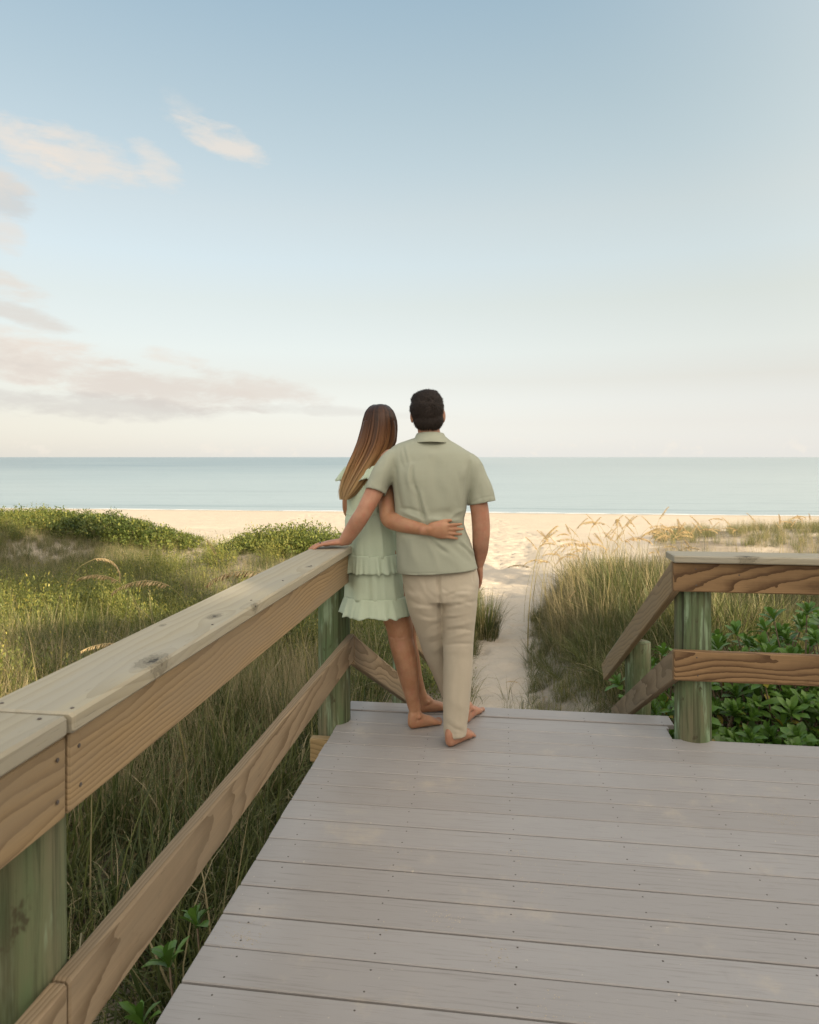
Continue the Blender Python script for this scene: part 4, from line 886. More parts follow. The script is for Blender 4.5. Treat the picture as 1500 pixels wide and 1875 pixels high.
def hand(wr, f, s, nrm, k=1.0, curl=(.25, .3, .25), spread=.05, thumb_open=.75, wrist_r=(.027, .02)):
    """palm, four unequal fingers of three bones and a thumb leaving the side of the palm; f = fingers, s = thumb side, nrm = back of the hand"""
    f, s, nrm = (np.array(a, float)/np.linalg.norm(a) for a in (f, s, nrm)); s = s-f*s.dot(f); s /= np.linalg.norm(s); nrm = np.cross(f, s)*np.sign(np.dot(np.cross(f, s), nrm)); w_ = np.array(tuple(wr), float)
    P = lambda a, b_, c: w_+k*(f*a+s*b_+nrm*c); out = []
    v, fs = tube([P(-.03, 0, 0), P(0, 0, 0), P(.03, .002, 0), P(.06, .001, .001), P(.088, 0, .0)], [(wrist_r[0], wrist_r[1]), (.027*k, .019*k), (.036*k, .0165*k), (.041*k, .0145*k), (.040*k, .0115*k)], 16, 4, tuple(s)); out.append((v, fs))
    for i, (b_, L, r, sp_) in enumerate(((.029, .076, .0086, 1.2), (.0095, .085, .0088, .35), (-.0105, .079, .0084, -.45), (-.029, .061, .0076, -1.3))):
        pts = [P(.062, b_*.92, 0), P(.088, b_, .0)]; rr = [r*k*1.1, r*k*1.08]; a = 0.0; q_ = pts[-1]; sd = spread*sp_
        for j, fr in enumerate((.45, .31, .24)):
            a += curl[j]*(1+.12*i); dv = (f*math.cos(a)-nrm*math.sin(a))*math.cos(sd)+s*math.sin(sd); q_ = q_+dv*L*fr*k
            pts.append(q_); rr.append(r*k*(1.0, .93, .78)[j])
        v, fs = tube(pts, rr, 12, 4, tuple(s)); out.append((v, fs))
    c_, s_ = math.cos(thumb_open), math.sin(thumb_open)
    b0 = (.012, .024, -.004); b1 = (b0[0]+.045*c_, b0[1]+.040*s_, -.009); b2 = (b1[0]+.032*math.cos(thumb_open*.7), b1[1]+.030*math.sin(thumb_open*.7), -.013); b3 = (b2[0]+.026*math.cos(thumb_open*.35), b2[1]+.022*math.sin(thumb_open*.35), -.017)
    v, fs = tube([P(*b0), P(*b1), P(*b2), P(*b3)], [.015*k, .0115*k, .0105*k, .008*k], 12, 4, tuple(s)); out.append((v, fs))
    return out
def foot(hx, hy, ang, L, side, ankle, shin, r_an, k=1.0, lift=0.0):
    """heel on the floor at (hx, hy), toes towards ang (from +x), side = +1 when the big toe lies to the left of the toe direction"""
    d = np.array([math.cos(ang), math.sin(ang), 0]); l = np.array([-math.sin(ang), math.cos(ang), 0])*side; h = np.array([hx, hy, 0.0])
    P = lambda a, b_, z: h+d*a*L+l*b_*k+np.array([0, 0, z*k+lift*a]); out = []
    v, f = tube([P(.11, 0, .028), P(.3, -.002, .036), P(.5, -.003, .034), P(.68, 0, .024), P(.80, 0, .0165)], [(.028*k, .0275*k), (.032*k, .035*k), (.036*k, .033*k), (.043*k, .0225*k), (.040*k, .0145*k)], 18, 4, tuple(l)); out.append((v, f))
    v, f = tube([P(.11, 0, .03), P(.12, 0, .07), tuple(ankle), tuple(shin)], [(.027*k, .03*k), (.027*k, .032*k), r_an, r_an*1.15], 16, 4, tuple(l)); out.append((v, f))
    v, f = tube([P(.55, -.002, .038), P(.34, 0, .058), P(.2, 0, .085), tuple(ankle)], [(.026*k, .018*k), (.028*k, .026*k), (.028*k, .03*k), r_an*.95], 14, 4, tuple(l)); out.append((v, f))
    for i, (b_, e, r) in enumerate(((.027, 1.0, .0125), (.0095, .985, .009), (-.005, .955, .0085), (-.018, .915, .0082), (-.031, .865, .0085))):
        v, f = tube([P(.74-.02*i, b_*.95, .014), P(e-.09, b_, .016), P(e-.035, b_*1.03, .010)], [r*k*1.05, r*k*.95, r*k], 10, 4, tuple(l)); out.append((v, f))
    for sg in (-1, 1): out.append(ellipsoid(P(.23, .028*sg, .072), (.014*k, .014*k, .014*k), 12, 8))
    return out
def rings(rows, n=40, sub=4, dome=(True, True)):
    """upright body or garment from level rings: rows of (py, left px, right px, half depth, Y)"""
    P = np.array([(W((xl+xr)/2, py, Y).x, Y, W(0, py, Y).z, (xr-xl)/2*Y/F, hd) for (py, xl, xr, hd, Y) in rows]); m = len(P); Q = []
    for i in range(m-1):
        a0, a1, a2, a3 = P[max(i-1, 0)], P[i], P[i+1], P[min(i+2, m-1)]
        for k in range(sub):
            t = k/sub; Q.append(.5*((2*a1)+(-a0+a2)*t+(2*a0-5*a1+4*a2-a3)*t*t+(-a0+3*a1-3*a2+a3)*t**3))
    Q.append(P[-1]); th = np.linspace(0, 2*math.pi, n, endpoint=False); V = []
    for q_ in Q: V += [(q_[0]+q_[3]*np.sign(math.cos(t))*abs(math.cos(t))**.88, q_[1]+q_[4]*np.sign(math.sin(t))*abs(math.sin(t))**.88, q_[2]) for t in th]
    L = len(Q); fs = [(i*n+j, (i+1)*n+j, (i+1)*n+(j+1) % n, i*n+(j+1) % n) for i in range(L-1) for j in range(n)]
    fs.append(tuple(range(n))); fs.append(tuple((L-1)*n+j for j in range(n-1, -1, -1))); return np.array(V), fs
rings_open = rings
def head_parts(c, k, yaw):
    """skull, jaw, nose, brows, lips, ears around c; yaw 0 looks along +y"""
    R3 = np.array(Matrix.Rotation(yaw, 3, 'Z')); c = np.array(tuple(c)); T = lambda vf: (c+(vf[0]*k) @ R3.T, vf[1])
    out = [T(ellipsoid((0, -.005, .012), (.074, .094, .098), 24, 16)), T(ellipsoid((0, .035, -.055), (.056, .058, .065), 20, 14)), T(ellipsoid((0, .06, -.095), (.026, .024, .022), 12, 8)),
           T(ellipsoid((0, .055, -.005), (.058, .040, .06), 18, 12)), T(tube([(0, .088, .012), (0, .104, -.012), (0, .113, -.030)], [.009, .011, .013], 10, 3)),
           T(ellipsoid((.014, .095, -.034), (.009, .010, .007), 10, 6)), T(ellipsoid((-.014, .095, -.034), (.009, .010, .007), 10, 6)),
           T(tube([(-.045, .078, .030), (-.02, .090, .033), (0, .090, .026), (.02, .090, .033), (.045, .078, .030)], [.006, .009, .008, .009, .006], 8, 3)),
           T(tube([(-.022, .086, -.064), (0, .094, -.061), (.022, .086, -.064)], [.004, .007, .004], 8, 3)), T(tube([(-.019, .084, -.073), (0, .092, -.074), (.019, .084, -.073)], [.004, .008, .004], 8, 3))]
    for sg in (-1, 1):
        e = ellipsoid((0, 0, 0), (.010, .022, .033), 14, 10, (0.15, 0, -.35*sg)); out.append(T((e[0]+np.array([sg*.079, .0, -.012]), e[1])))
        out.append(T(ellipsoid((sg*.079, -.002, -.037), (.008, .010, .012), 10, 6)))
    return out
def face_details(root, c, k, yaw):
    R3 = np.array(Matrix.Rotation(yaw, 3, 'Z')); c = np.array(tuple(c))
    for sg in (-1, 1):
        v, f = ellipsoid((sg*.029, .083, .012), (.0125, .009, .0085), 14, 10); mb = MB(); mb.add(c+(v*k) @ R3.T, f); part('eye', mb, M['eye'], root)
def crop1(l): return [(a/3.5714+540, b/3.5714+690, c/3.5714+540, d/3.5714+690, w_, am) for a, b, c, d, w_, am in l]
def crop2(l): return [(a/3.5714+540, b/3.5714+1000, c/3.5714+540, d/3.5714+1000, w_, am) for a, b, c, d, w_, am in l]

# ---- the man
man = thing('person', 'barefoot man in sage polo shirt and khaki trousers, seen from behind, hand on rail', 'person', (.16, 3.5, 0), group='couple looking out to sea')
Y0 = 3.45
hc = W(783.5, 757, 3.47)
hL = hand((-.338, 3.435, 1.012), (-.95, -.06, -.10), (-.05, 1, 0), (0, 0, 1), 1.0, (.10, .16, .14), .09, .8, (.029, .021))
wrR = W(878.5, 1033, 3.50)
hR = hand(wrR, (.02, .22, -1), (-.1, 1, .2), (1, .1, 0), .98, (.25, .45, .35), .03, .35, (.027, .021))
arms = [tube([W(716, 842, 3.44), W(698, 876, 3.42), W(681, 910, 3.385), W(666, 938, 3.365), W(652, 960, 3.385), W(636, 984, 3.42), (-.338, 3.435, 1.014)], [.056, .050, .0445, .041, .041, .034, (.029, .023)], 18, 4, (0, 1, 0)),
        tube([W(850, 850, 3.45), W(866, 886, 3.44), W(877, 925, 3.43), W(881, 965, 3.43), W(880.5, 990, 3.445), W(880, 1012, 3.475), wrR], [.044, .046, .046, .0455, .043, .036, (.021, .028)], 18, 4, (1, 0, 0))]
fR = foot(.188, 3.372, math.atan2(.158, .132), .228, 1, W(833, 1330, 3.43), W(836, 1285, 3.44), .037)
fL = foot(.292, 3.665, math.atan2(.20, .095), .24, -1, W(845, 1310, 3.70), W(830, 1275, 3.72), .037)
torso = rings([(822, 752, 836, .060, 3.46), (842, 736, 852, .085, 3.455), (880, 732, 852, .106, 3.45), (930, 736, 844, .10, 3.45), (980, 738, 845, .095, 3.45), (1040, 744, 862, .10, 3.46), (1070, 750, 864, .085, 3.47)])
legs = [tube([W(775, 1070, 3.46), W(783, 1130, 3.50), W(795, 1190, 3.58), W(820, 1250, 3.68), W(840, 1300, 3.71)], [.065, .06, .052, .045, .036], 16, 4), tube([W(838, 1070, 3.45), W(840, 1130, 3.45), W(839, 1200, 3.445), W(836, 1270, 3.435), W(834, 1330, 3.43)], [.068, .06, .052, .046, .037], 16, 4)]
neck = tube([W(789, 824, 3.46), W(788, 806, 3.46), W(785, 786, 3.465), W(784, 770, 3.475)], [(.058, .05), (.057, .054), (.056, .056), (.056, .06)], 20, 4)
body_object('body', head_parts(hc, 1.0, -.06)+[neck, torso]+arms+legs+hL+hR+fR+fL, .0042, M['skin_man'], man, 3)
face_details(man, hc, 1.0, -.06)
v, f = tube([(0, 0, -.0025), (0, 0, .0025)], [.0102, .0102], 16, 1, cap=False); o_ = MB(); o_.add(v, f); rg = obj('ring', o_.mesh('ring', M['gold']), man, Vector((-.448, 3.422, 1.0035))-man.location, (0, R(90), 0))

SH = rings_open([(799, 772, 816, .056, 3.46), (806, 746, 824, .066, 3.458), (813, 727, 836, .080, 3.455), (822, 715, 850, .095, 3.452), (836, 710, 867, .113, 3.448), (870, 716, 866, .134, 3.443), (905, 721, 859, .136, 3.44), (935, 723, 853.5, .130, 3.44), (960, 724, 850, .126, 3.44), (998, 726, 864, .130, 3.44), (1030, 727, 872, .137, 3.44), (1058, 728, 880, .142, 3.44)], 56)
sl1 = tube([W(742, 838, 3.45), W(722, 844, 3.44), W(705, 864, 3.42), W(692, 888, 3.405), W(688, 901, 3.395)], [(.050, .070), (.060, .074), (.058, .070), (.053, .066), (.051, .064)], 26, 4, (1, 0, 0), closed_ends=(True, False))
sl2 = tube([W(842, 843, 3.45), W(860, 853, 3.45), (W(870, 876, 3.445)), W(879, 898, 3.44), W(883.5, 921, 3.435)], [(.054, .072), (.061, .076), (.062, .074), (.065, .070), (.069, .070)], 26, 4, (1, 0, 0), closed_ends=(True, False))
FS = crop1([(770, 590, 792, 740, 3.2, -.0075), (792, 730, 850, 955, 3.2, -.0125), (752, 590, 772, 760, 4, .005), (825, 760, 885, 950, 4.5, .007), (742, 640, 830, 930, 6, .004),
            (660, 600, 700, 880, 4, -.006), (690, 620, 735, 880, 5, .005), (690, 455, 715, 600, 3, -.0035), (725, 440, 760, 590, 3.5, .0035), (645, 470, 668, 640, 4, -.004), (705, 450, 735, 560, 2.5, -.003),
            (700, 880, 865, 950, 4, .008), (690, 860, 850, 900, 3, -.005), (870, 935, 960, 945, 5, .007), (880, 900, 1060, 905, 6, -.004), (920, 930, 1080, 940, 4, .006), (1100, 870, 1010, 930, 4, .005),
            (690, 1030, 860, 1040, 4, -.008), (870, 1045, 990, 1150, 4, -.008), (900, 1080, 1060, 1170, 6, .006), (1090, 1070, 1190, 1165, 3.5, .008), (1080, 1095, 1170, 1190, 3.5, -.008), (760, 1050, 800, 1230, 7, .004), (690, 1060, 720, 1230, 6, -.004), (1010, 1120, 1160, 1230, 6, -.004), (860, 1080, 930, 1250, 6, .004), (960, 1150, 1100, 1270, 8, .004),
            (1150, 560, 1125, 850, 4, -.007), (1100, 600, 1090, 860, 6, .005), (1060, 620, 1065, 820, 5, -.0045), (1190, 560, 1150, 820, 5, .005), (1215, 600, 1230, 840, 5, -.004), (1250, 660, 1270, 820, 5, .004), (600, 540, 560, 760, 5, .003), (640, 560, 610, 770, 4, -.004),
            (745, 560, 770, 700, 22, .007), (1075, 520, 1080, 680, 22, .006), (930, 500, 940, 850, 26, -.005),
            (800, 452, 1020, 446, 2, -.0025), (850, 470, 990, 560, 8, .002), (940, 480, 950, 800, 9, -.004), (1000, 700, 990, 880, 8, .004),
            (672, 1285, 940, 1283, 1.7, -.0022), (940, 1283, 1208, 1250, 1.7, -.0022), (1138, 832, 1310, 780, 1.6, -.002), (490, 700, 585, 770, 1.6, -.002)])
HEM = W(803, 1051.2, 3.31)
def shirt_cut(c, n_):
    py = 837+F*(HC-c[2])/c[1]; px = 750+F*c[0]/c[1]
    if (c[0]-HEM.x)*.056-(c[2]-HEM.z) > 0: return True
    if px < 716 and n_[2] < -.35 and n_[0] < .45 and np.linalg.norm(c-np.array(W(688, 901, 3.395))) < .062 and n_[1] > -.75: return True
    if px > 855 and n_[2] < -.6 and np.linalg.norm(c-np.array(W(883.5, 921, 3.435))) < .075: return True
    return False
shirt = body_object('shirt', [SH, sl1, sl2], .0046, M['shirt'], man, 7, FS, shirt_cut, .003, .0016, hems=[(HEM, (.056, 0, -1), .50), (W(688, 901, 3.395), W(688, 901, 3.395)-W(692, 888, 3.405), .11), (W(883.5, 921, 3.435), W(883.5, 921, 3.435)-W(879, 898, 3.44), .12)])
# folded polo collar
mb = MB(); n = 48; V = []
for (dz_, rx, ry, oy) in ((-.004, .070, .066, .004), (.024, .067, .063, .006), (.036, .066, .062, .009), (.034, .0695, .066, .007), (.012, .080, .078, -.002), (-.012, .090, .091, -.008), (-.016, .091, .092, -.009), (-.016, .086, .088, -.006)):
    c0 = W(794, 805, 3.455)
    for j in range(n):
        t = 2*math.pi*j/n; fr = max(0, math.sin(t))
        V.append((c0.x-.016+rx*math.cos(t)*(1 if dz_ > 0 else 1.02), c0.y+oy+ry*math.sin(t), c0.z+dz_-.045*fr-.003*math.cos(2*t)))
mb.add(V, [(i*n+j, i*n+(j+1) % n, (i+1)*n+(j+1) % n, (i+1)*n+j) for i in range(7) for j in range(n)])
part('collar', mb, M['collar'], shirt)

HP = rings([(1036, 735, 872, .118, 3.45), (1060, 737, 877, .126, 3.45), (1080, 741, 876, .128, 3.45), (1097, 746, 873, .116, 3.45)], 48)
tL = tube([W(775, 1076, 3.46), W(780, 1110, 3.47), W(791, 1157, 3.53), W(799, 1190, 3.58), W(812, 1224, 3.64), W(828, 1262, 3.70), W(846, 1302, 3.735)], [(.100, .126), (.091, .116), (.077, .092), (.072, .078), (.066, .074), (.066, .07), (.060, .062)], 32, 5)
tR = tube([W(839, 1076, 3.45), W(839, 1110, 3.45), W(839.5, 1157, 3.45), W(839, 1190, 3.445), W(838.5, 1224, 3.44), W(836, 1280, 3.43), W(833, 1345, 3.425)], [(.101, .128), (.095, .119), (.080, .095), (.076, .083), (.0745, .080), (.069, .073), (.057, .063)], 32, 5, closed_ends=(True, False))
seat = [ellipsoid(W(774, 1074, 3.42), (.090, .092, .10), 20, 14), ellipsoid(W(841, 1074, 3.415), (.092, .094, .10), 20, 14)]
FT = crop2([(945, 190, 945, 300, 3.0, -.016), (945, 290, 968, 420, 3, -.012), (850, 200, 862, 300, 2.2, -.002), (865, 290, 935, 350, 4, -.004), (740, 320, 850, 355, 4, .004), (745, 350, 900, 395, 4, -.005), (770, 400, 900, 400, 4, .005), (720, 230, 800, 330, 4, -.005), (800, 215, 850, 300, 4, .004),
            (800, 440, 930, 470, 4, -.005), (830, 480, 950, 470, 4, .005), (850, 560, 968, 500, 3.5, -.006), (850, 600, 970, 545, 4, .006), (870, 640, 972, 600, 3.5, -.005), (890, 690, 972, 640, 4, .005),
            (955, 270, 1065, 320, 3.5, -.005), (1000, 230, 1160, 250, 6, .002), (960, 300, 1130, 320, 4, .006), (990, 330, 1180, 300, 3.2, -.006), (965, 370, 1150, 390, 4, .005), (985, 405, 1185, 360, 3.4, -.006), (965, 450, 1170, 440, 4, .005), (985, 480, 1175, 440, 3.2, -.005), (1000, 525, 1180, 490, 4, .0055), (985, 560, 1170, 560, 3.4, -.005), (990, 610, 1175, 560, 4, .005), (975, 650, 1170, 640, 3.4, -.006), (990, 690, 1120, 690, 5, .003),
            (1165, 180, 1172, 240, 1.8, -.004), (1085, 700, 1060, 1180, 6, .002), (1040, 640, 1020, 1150, 6, -.002), (1130, 800, 1110, 1200, 5, .003), (985, 1100, 1100, 1190, 5, .003), (990, 1150, 1110, 1215, 3, -.004), (1010, 1000, 1130, 1060, 6, .002), (985, 1222, 1118, 1222, 1.4, -.002)])
body_object('trousers', [HP, tL, tR], .0046, M['trousers'], man, 14, [(*q_[:5], q_[5]*(.8 if k_ < 2 else .6)) for k_, q_ in enumerate(FT)], lambda c, n_: (n_[2] < -.7 and c[2] < .055), .003, .002, hems=[((W(833, 1345, 3.425).x, 3.425, .046), (-.12, 0, 1), .12)])

def short_hair(root, parts, cut, m, n, L, seed, flow):
    g_ = np.random.default_rng(seed); V, fs = remesh(parts, .006, 4); keep = [f for f in fs if not cut(V[list(f)].mean(0))]
    N = normals(V, fs); used = np.array(sorted({i for f in keep for i in f})); mp = {o_: i for i, o_ in enumerate(used)}
    lump = fbm(V[:, 0]*42+V[:, 1]*25, V[:, 2]*42+V[:, 1]*13, 91)*.020*np.clip((V[:, 2]-hc.z+.04)/.06, .15, 1)
    V2 = V+N*lump[:, None]
    mb = MB(); mb.add(V2[used], [tuple(mp[i] for i in f) for f in keep])
    for i in g_.choice(used, n):
        p = V2[i]-N[i]*.002; nr = N[i]; d = flow(p, nr)+g_.normal(size=3)*.35; d = d-nr*d.dot(nr); d /= np.linalg.norm(d)+1e-9; s_ = np.cross(nr, d)*.0011; l_ = L*g_.uniform(.6, 1.2); rise = g_.uniform(.15, .6)
        q1 = p+(d*(1-rise*.3)+nr*rise)*l_*.5; q2 = q1+(d+nr*rise*.3)*l_*.5
        mb.add([p-s_, p+s_, q1+s_*.8, q1-s_*.8, q2], [(0, 1, 2, 3), (3, 2, 4)])
    return part('hair', mb, m, root)
M['hair_man'] = hairmat('near_black_hair', [(0, (.014, .009, .007)), (1, (.022, .014, .010))], 1.55, 1.8, .62)
hcut = lambda c: (c[1]-hc.y > .045 and c[2]-hc.z < .055) or (c[1]-hc.y > .005 and c[2]-hc.z < -.005) or (c[2]-hc.z < -.078)
short_hair(man, [ellipsoid(hc+Vector((-.003, -.012, .022)), (.0815, .099, .0945), 24, 16), ellipsoid(hc+Vector((-.004, .0, .060)), (.076, .085, .058), 18, 12), ellipsoid(hc+Vector((.002, -.030, -.035)), (.0725, .070, .058), 18, 12)], hcut, M['hair_man'], 9000, .025, 5,
           lambda p, nr: np.array([.5*(p[0]-hc.x)/.08, .7, -.5 if p[2] < hc.z+.05 else .1]))

# ---- the woman
wom = thing('person', 'woman with long brown hair in mint ruffled dress, her arm round the man', 'person', (.02, 3.68, 0), group='couple looking out to sea')
hw_ = W(697, 778, 3.64); wrW = W(785, 971, 3.300)
hW = hand(wrW, (1, .03, -.05), (.02, 0, 1), (0, -1, 0), .98, (.08, .12, .10), .085, .42, (.0255, .020))
armR = tube([W(706, 866, 3.56), W(707, 905, 3.50), W(709, 932, 3.455), W(713, 950, 3.425), W(730, 957, 3.385), W(752, 963, 3.345), W(770, 968, 3.322), wrW], [.046, .043, .042, .044, .045, .039, .031, (.0255, .021)], 18, 4, (0, 0, 1))
armL = tube([W(646, 866, 3.60), W(641, 905, 3.63), W(641, 936, 3.66), W(655, 950, 3.73), W(672, 950, 3.80)], [.044, .040, .036, .034, .026], 16, 4, (0, 0, 1))
hWL = hand(W(672, 950, 3.80), (1, .3, .1), (0, 0, 1), (0, 1, -.2), .9, (.3, .4, .3), .04, .5, (.024, .019))
tw_ = rings([(838, 676, 712, .05, 3.625), (852, 650, 722, .068, 3.615), (880, 642, 720, .088, 3.60), (937, 646, 714, .085, 3.60), (1000, 640, 728, .10, 3.60), (1060, 648, 738, .10, 3.61), (1090, 655, 745, .08, 3.62)])
nkw = tube([W(690, 850, 3.615), W(692, 828, 3.62), W(695, 800, 3.635)], [(.06, .05), (.047, .047), (.046, .048)], 18, 4)
lgN = tube([W(712, 1070, 3.61), W(724, 1118, 3.615), W(732, 1150, 3.615), W(734.5, 1172, 3.61), W(741, 1198, 3.60), W(748, 1235, 3.61), W(755, 1278, 3.63), W(759, 1297, 3.635)], [(.086, .088), (.078, .08), (.0705, .072), (.0655, .068), (.0635, .071), (.054, .058), (.036, .040), (.032, .037)], 20, 5)
lgF = tube([W(735, 1070, 3.66), W(740, 1130, 3.70), W(742, 1170, 3.74), W(748, 1200, 3.77), W(758, 1240, 3.81), W(769, 1268, 3.835), W(776, 1284, 3.845)], [.08, .072, .062, .060, .048, .035, .031], 18, 5)
fN = foot(-.004, 3.605, math.atan2(.095, .20), .208, 1, W(760, 1300, 3.64), W(757, 1285, 3.632), .032, .9)
fF = foot(.048, 3.835, math.atan2(.05, .2), .215, 1, W(777, 1286, 3.85), W(772, 1275, 3.845), .031, .9)
body_object('body', head_parts(hw_, .94, -.5)+[nkw, tw_, armR, armL, lgN, lgF]+hW+hWL+fN+fF, .0042, M['skin_woman'], wom, 3, crop2([(612, 585, 650, 603, 1.8, -.0035), (675, 600, 722, 592, 1.8, -.003), (655, 470, 668, 590, 5, .003), (700, 650, 690, 800, 8, .004), (650, 650, 668, 780, 6, .002), (740, 1060, 745, 1150, 3, -.003), (790, 1075, 800, 1140, 2.5, -.003), (760, 960, 762, 1120, 4, .003)]))
face_details(wom, hw_, .94, -.5)

def skirt(rows, waves, n=220, m=7, seed=0, edge=1.0, top=.15, lean=0.0):
    """open tier of cloth from rows (py, left px, right px, half depth, Y); gathers open towards the hem"""
    g_ = np.random.default_rng(seed); P = np.array(rows, float); ts = np.linspace(0, 1, len(rows)); V = []; ph = g_.uniform(0, 6.28, 8)
    th = np.linspace(0, 2*math.pi, n, endpoint=False); wob = np.zeros(n)
    for q_, (fr, am) in enumerate(waves): wob += am*np.sin(fr*th+ph[q_]+2.2*np.sin(2*th+ph[q_]+1)+1.4*np.sin(5*th+ph[q_])+.9*np.sin(9*th+2*ph[q_]))*(.45+.75*vnoise(th*2.2+ph[q_], th*0+q_, seed))
    for i in range(m+1):
        t = i/m; r = [np.interp(t, ts, P[:, k]) for k in range(5)]; c = W((r[1]+r[2])/2, r[0], r[4]); a = (r[2]-r[1])/2*r[4]/F; b_ = r[3]
        s_ = top+(1-top)*t**1.2; zz = edge*wob*s_*.45*(t**2)
        V += [(c.x+(a+wob[j]*s_)*math.cos(th[j]), c.y+(b_+wob[j]*s_)*math.sin(th[j]), c.z-zz[j]+lean*math.cos(th[j])*t) for j in range(n)]
    return V, [(i*n+j, (i+1)*n+j, (i+1)*n+(j+1) % n, i*n+(j+1) % n) for i in range(m) for j in range(n)]
def tier(name, parent, *a, **k):
    mb = MB(); v, f = skirt(*a, **k); mb.add(v, f); o = part(name, mb, M['dress'], parent); md = o.modifiers.new('cloth', 'SOLIDIFY'); md.thickness = .0016; return o
dress = tier('dress', wom, [(836, 668, 712, .060, 3.62), (848, 648, 722, .080, 3.612), (866, 640, 722, .098, 3.605), (900, 636, 720, .108, 3.60), (932, 636, 716, .103, 3.60), (942, 634, 718, .106, 3.60)], [(46, .0013), (71, .0009)], m=22, seed=1, edge=0, top=1)
tier('skirt_tier', dress, [(937, 636, 716, .104, 3.60), (950, 632, 724, .112, 3.60), (985, 633, 729, .122, 3.60), (1018, 635.5, 730, .126, 3.60)], [(7, .0045), (13, .0028), (29, .0010)], m=14, seed=2, edge=0, top=.4)
tier('skirt_tier', dress, [(1014, 635, 730, .1245, 3.60), (1050, 634, 737, .130, 3.60), (1094, 632, 743, .137, 3.60)], [(6, .0055), (11, .0032), (27, .0010)], m=14, seed=3, edge=0, top=.5)
tier('ruffle', dress, [(1012, 634, 731, .127, 3.60), (1030, 631, 735, .137, 3.60), (1045, 630, 738, .146, 3.60)], [(15, .0060), (27, .0035), (47, .0015)], m=9, seed=4)
tier('ruffle', dress, [(1089, 631, 744, .138, 3.60), (1106, 625.5, 750, .156, 3.60), (1122, 621, 755, .172, 3.60)], [(9, .0080), (16, .0050), (33, .0018)], m=10, seed=5, lean=-.004)
def flutter(c0, c1, r0, r1, ax, seed):
    """short gathered sleeve round the shoulder"""
    g_ = np.random.default_rng(seed); mb = MB(); n = 120; V = []; ax = Vector(ax).normalized(); e1 = ax.cross(Vector((0, 1, 0))).normalized(); e2 = ax.cross(e1); ph = g_.uniform(0, 6.28, 4)
    for i in range(9):
        t = i/8; c = Vector(c0).lerp(Vector(c1), t)
        for j in range(n):
            th = 2*math.pi*j/n; wv = (.009*math.sin(11*th+ph[0]+math.sin(3*th))+.005*math.sin(19*th+ph[1]))*t; r = r0+(r1-r0)*t**.8+wv
            V.append(c+e1*(r*math.cos(th))+e2*(r*math.sin(th))+ax*wv*.6)
    mb.add([tuple(p) for p in V], [(i*n+j, (i+1)*n+j, (i+1)*n+(j+1) % n, i*n+(j+1) % n) for i in range(8) for j in range(n)])
    o = part('ruffle_sleeve', mb, M['dress'], dress); md = o.modifiers.new('cloth', 'SOLIDIFY'); md.thickness = .0016
flutter(W(690, 855, 3.56), W(683, 884, 3.505), .050, .066, (-.10, -.35, -1), 3)
flutter(W(648, 858, 3.61), W(640, 884, 3.61), .046, .066, (-.25, 0, -1), 6)

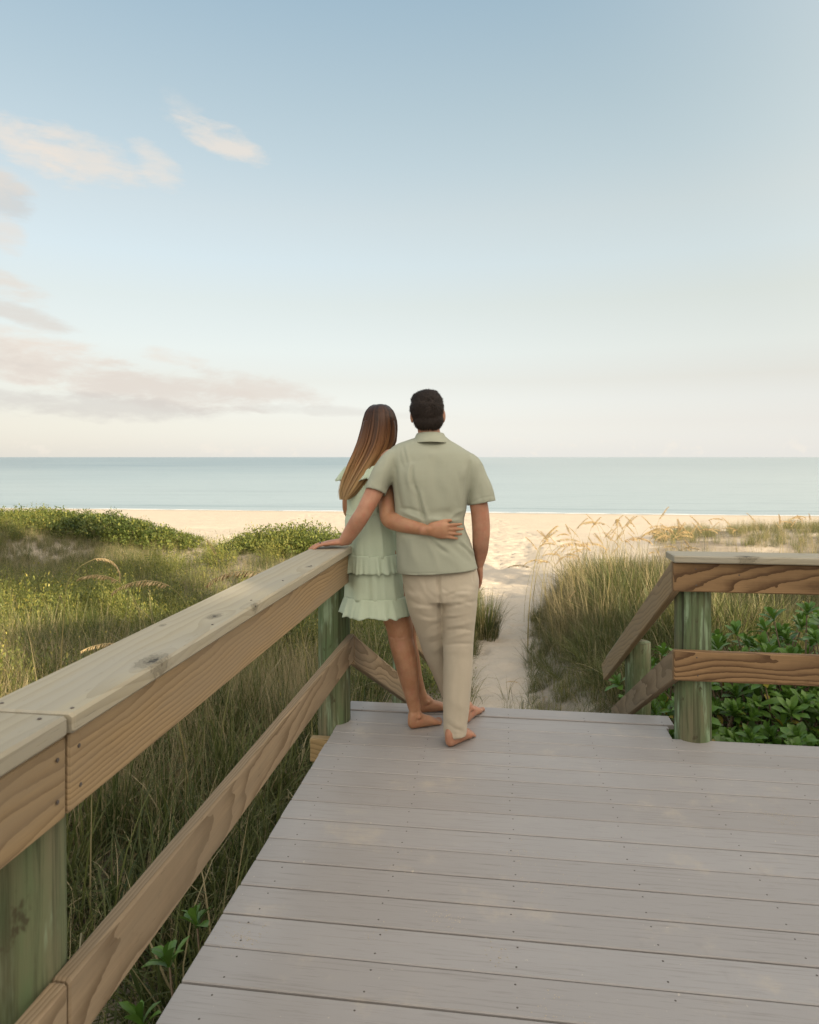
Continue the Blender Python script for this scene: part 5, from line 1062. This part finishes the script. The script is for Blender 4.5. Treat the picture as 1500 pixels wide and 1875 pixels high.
# long straight hair, dark at the crown and golden towards the ends
M['hair_woman'] = hairmat('long_brown_hair', [(0, (.030, .014, .008)), (.22, (.095, .038, .017)), (.45, (.215, .092, .034)), (.7, (.40, .225, .09)), (1, (.58, .40, .20))], 1.22, 1.70, .42)
HR = [(740.5, 684, 706, 3.61), (744, 677, 713, 3.565), (753, 669.5, 721, 3.534), (768, 665, 726.5, 3.520), (784, 661.5, 728, 3.516), (808, 655, 726, 3.512), (830, 646, 716, 3.508), (850, 637, 702, 3.500), (872, 628.5, 684, 3.492), (890, 623, 668, 3.488), (903, 621, 655, 3.486), (915, 622, 640, 3.486)]
HA = np.array(HR, float); ht = np.linspace(0, 1, len(HR)); g_ = np.random.default_rng(17); mb = MB(); LK = []
for k in range(3200):
    s = g_.uniform(-1, 1); s = math.copysign(abs(s)**.85, s); lay = g_.uniform(0, 1); e = g_.uniform(.78, 1.02) if g_.uniform() < .7 else g_.uniform(.55, .9)
    ph = g_.uniform(0, 6.28, 3); wv = g_.uniform(.3, 1.3) if k % 40 else g_.uniform(3, 6); lock = math.sin(s*23)*.5+math.sin(s*41+1)*.35; P = []; LK += [float(vnoise(s*9+40, lay*1.5, 3)+.6*vnoise(s*24+40, lay*2, 4)-.8)*1.1]*34
    for i in range(17):
        t = e*i/16; py, xl, xr, Yb = (np.interp(t, ht, HA[:, q_]) for q_ in range(4)); cx, hwid = (xl+xr)/2, (xr-xl)/2
        dep = .085*math.sqrt(max(0, 1-min(1, t*3.2)))*0+(.10 if t < .36 else .10-.075*min(1, (t-.36)/.3))
        x = cx+hwid*s*(1+.015*math.sin(ph[0]+4*t))+wv*1.0*math.sin(ph[1]+5*t)*t+lock*1.1*t
        Y = Yb+dep*(1-math.sqrt(max(0, 1-s*s*.96)))+lay*.020*(1-.4*t)+.008*lock*min(1, t*2)
        P.append(W(x, py, Y))
    wd = .0017*g_.uniform(.6, 1.25)
    V = []
    for i, p in enumerate(P):
        p = np.array(p); w2 = wd*(1 if i < 13 else (17-i)/4.5); sx = np.array([1, .9*s, .0])/math.hypot(1, .9*s); V += [p-sx*w2, p+sx*w2]
    mb.add(V, [(2*i, 2*i+1, 2*i+3, 2*i+2) for i in range(16)])
v, f = remesh([ellipsoid(hw_+Vector((0, -.012, .018)), (.083, .098, .0935), 24, 16), rings([(770, 666, 724, .035, 3.572), (800, 659, 725, .033, 3.56), (830, 648, 713, .024, 3.542), (860, 634, 691, .016, 3.52), (885, 627, 668, .010, 3.506), (902, 625, 650, .006, 3.498)], 26)], .006, 4)
fr = [q_ for q_ in f if not ((v[list(q_)].mean(0)[1]-hw_.y > .02 and v[list(q_)].mean(0)[2]-hw_.z < .05) or v[list(q_)].mean(0)[1]-hw_.y > .075)]
mb.add(v, fr)
LK += [-.25]*len(v); ho = part('hair', mb, M['hair_woman'], wom); at = ho.data.attributes.new('lock', 'FLOAT', 'POINT'); at.data.foreach_set('value', np.array(LK, np.float32))
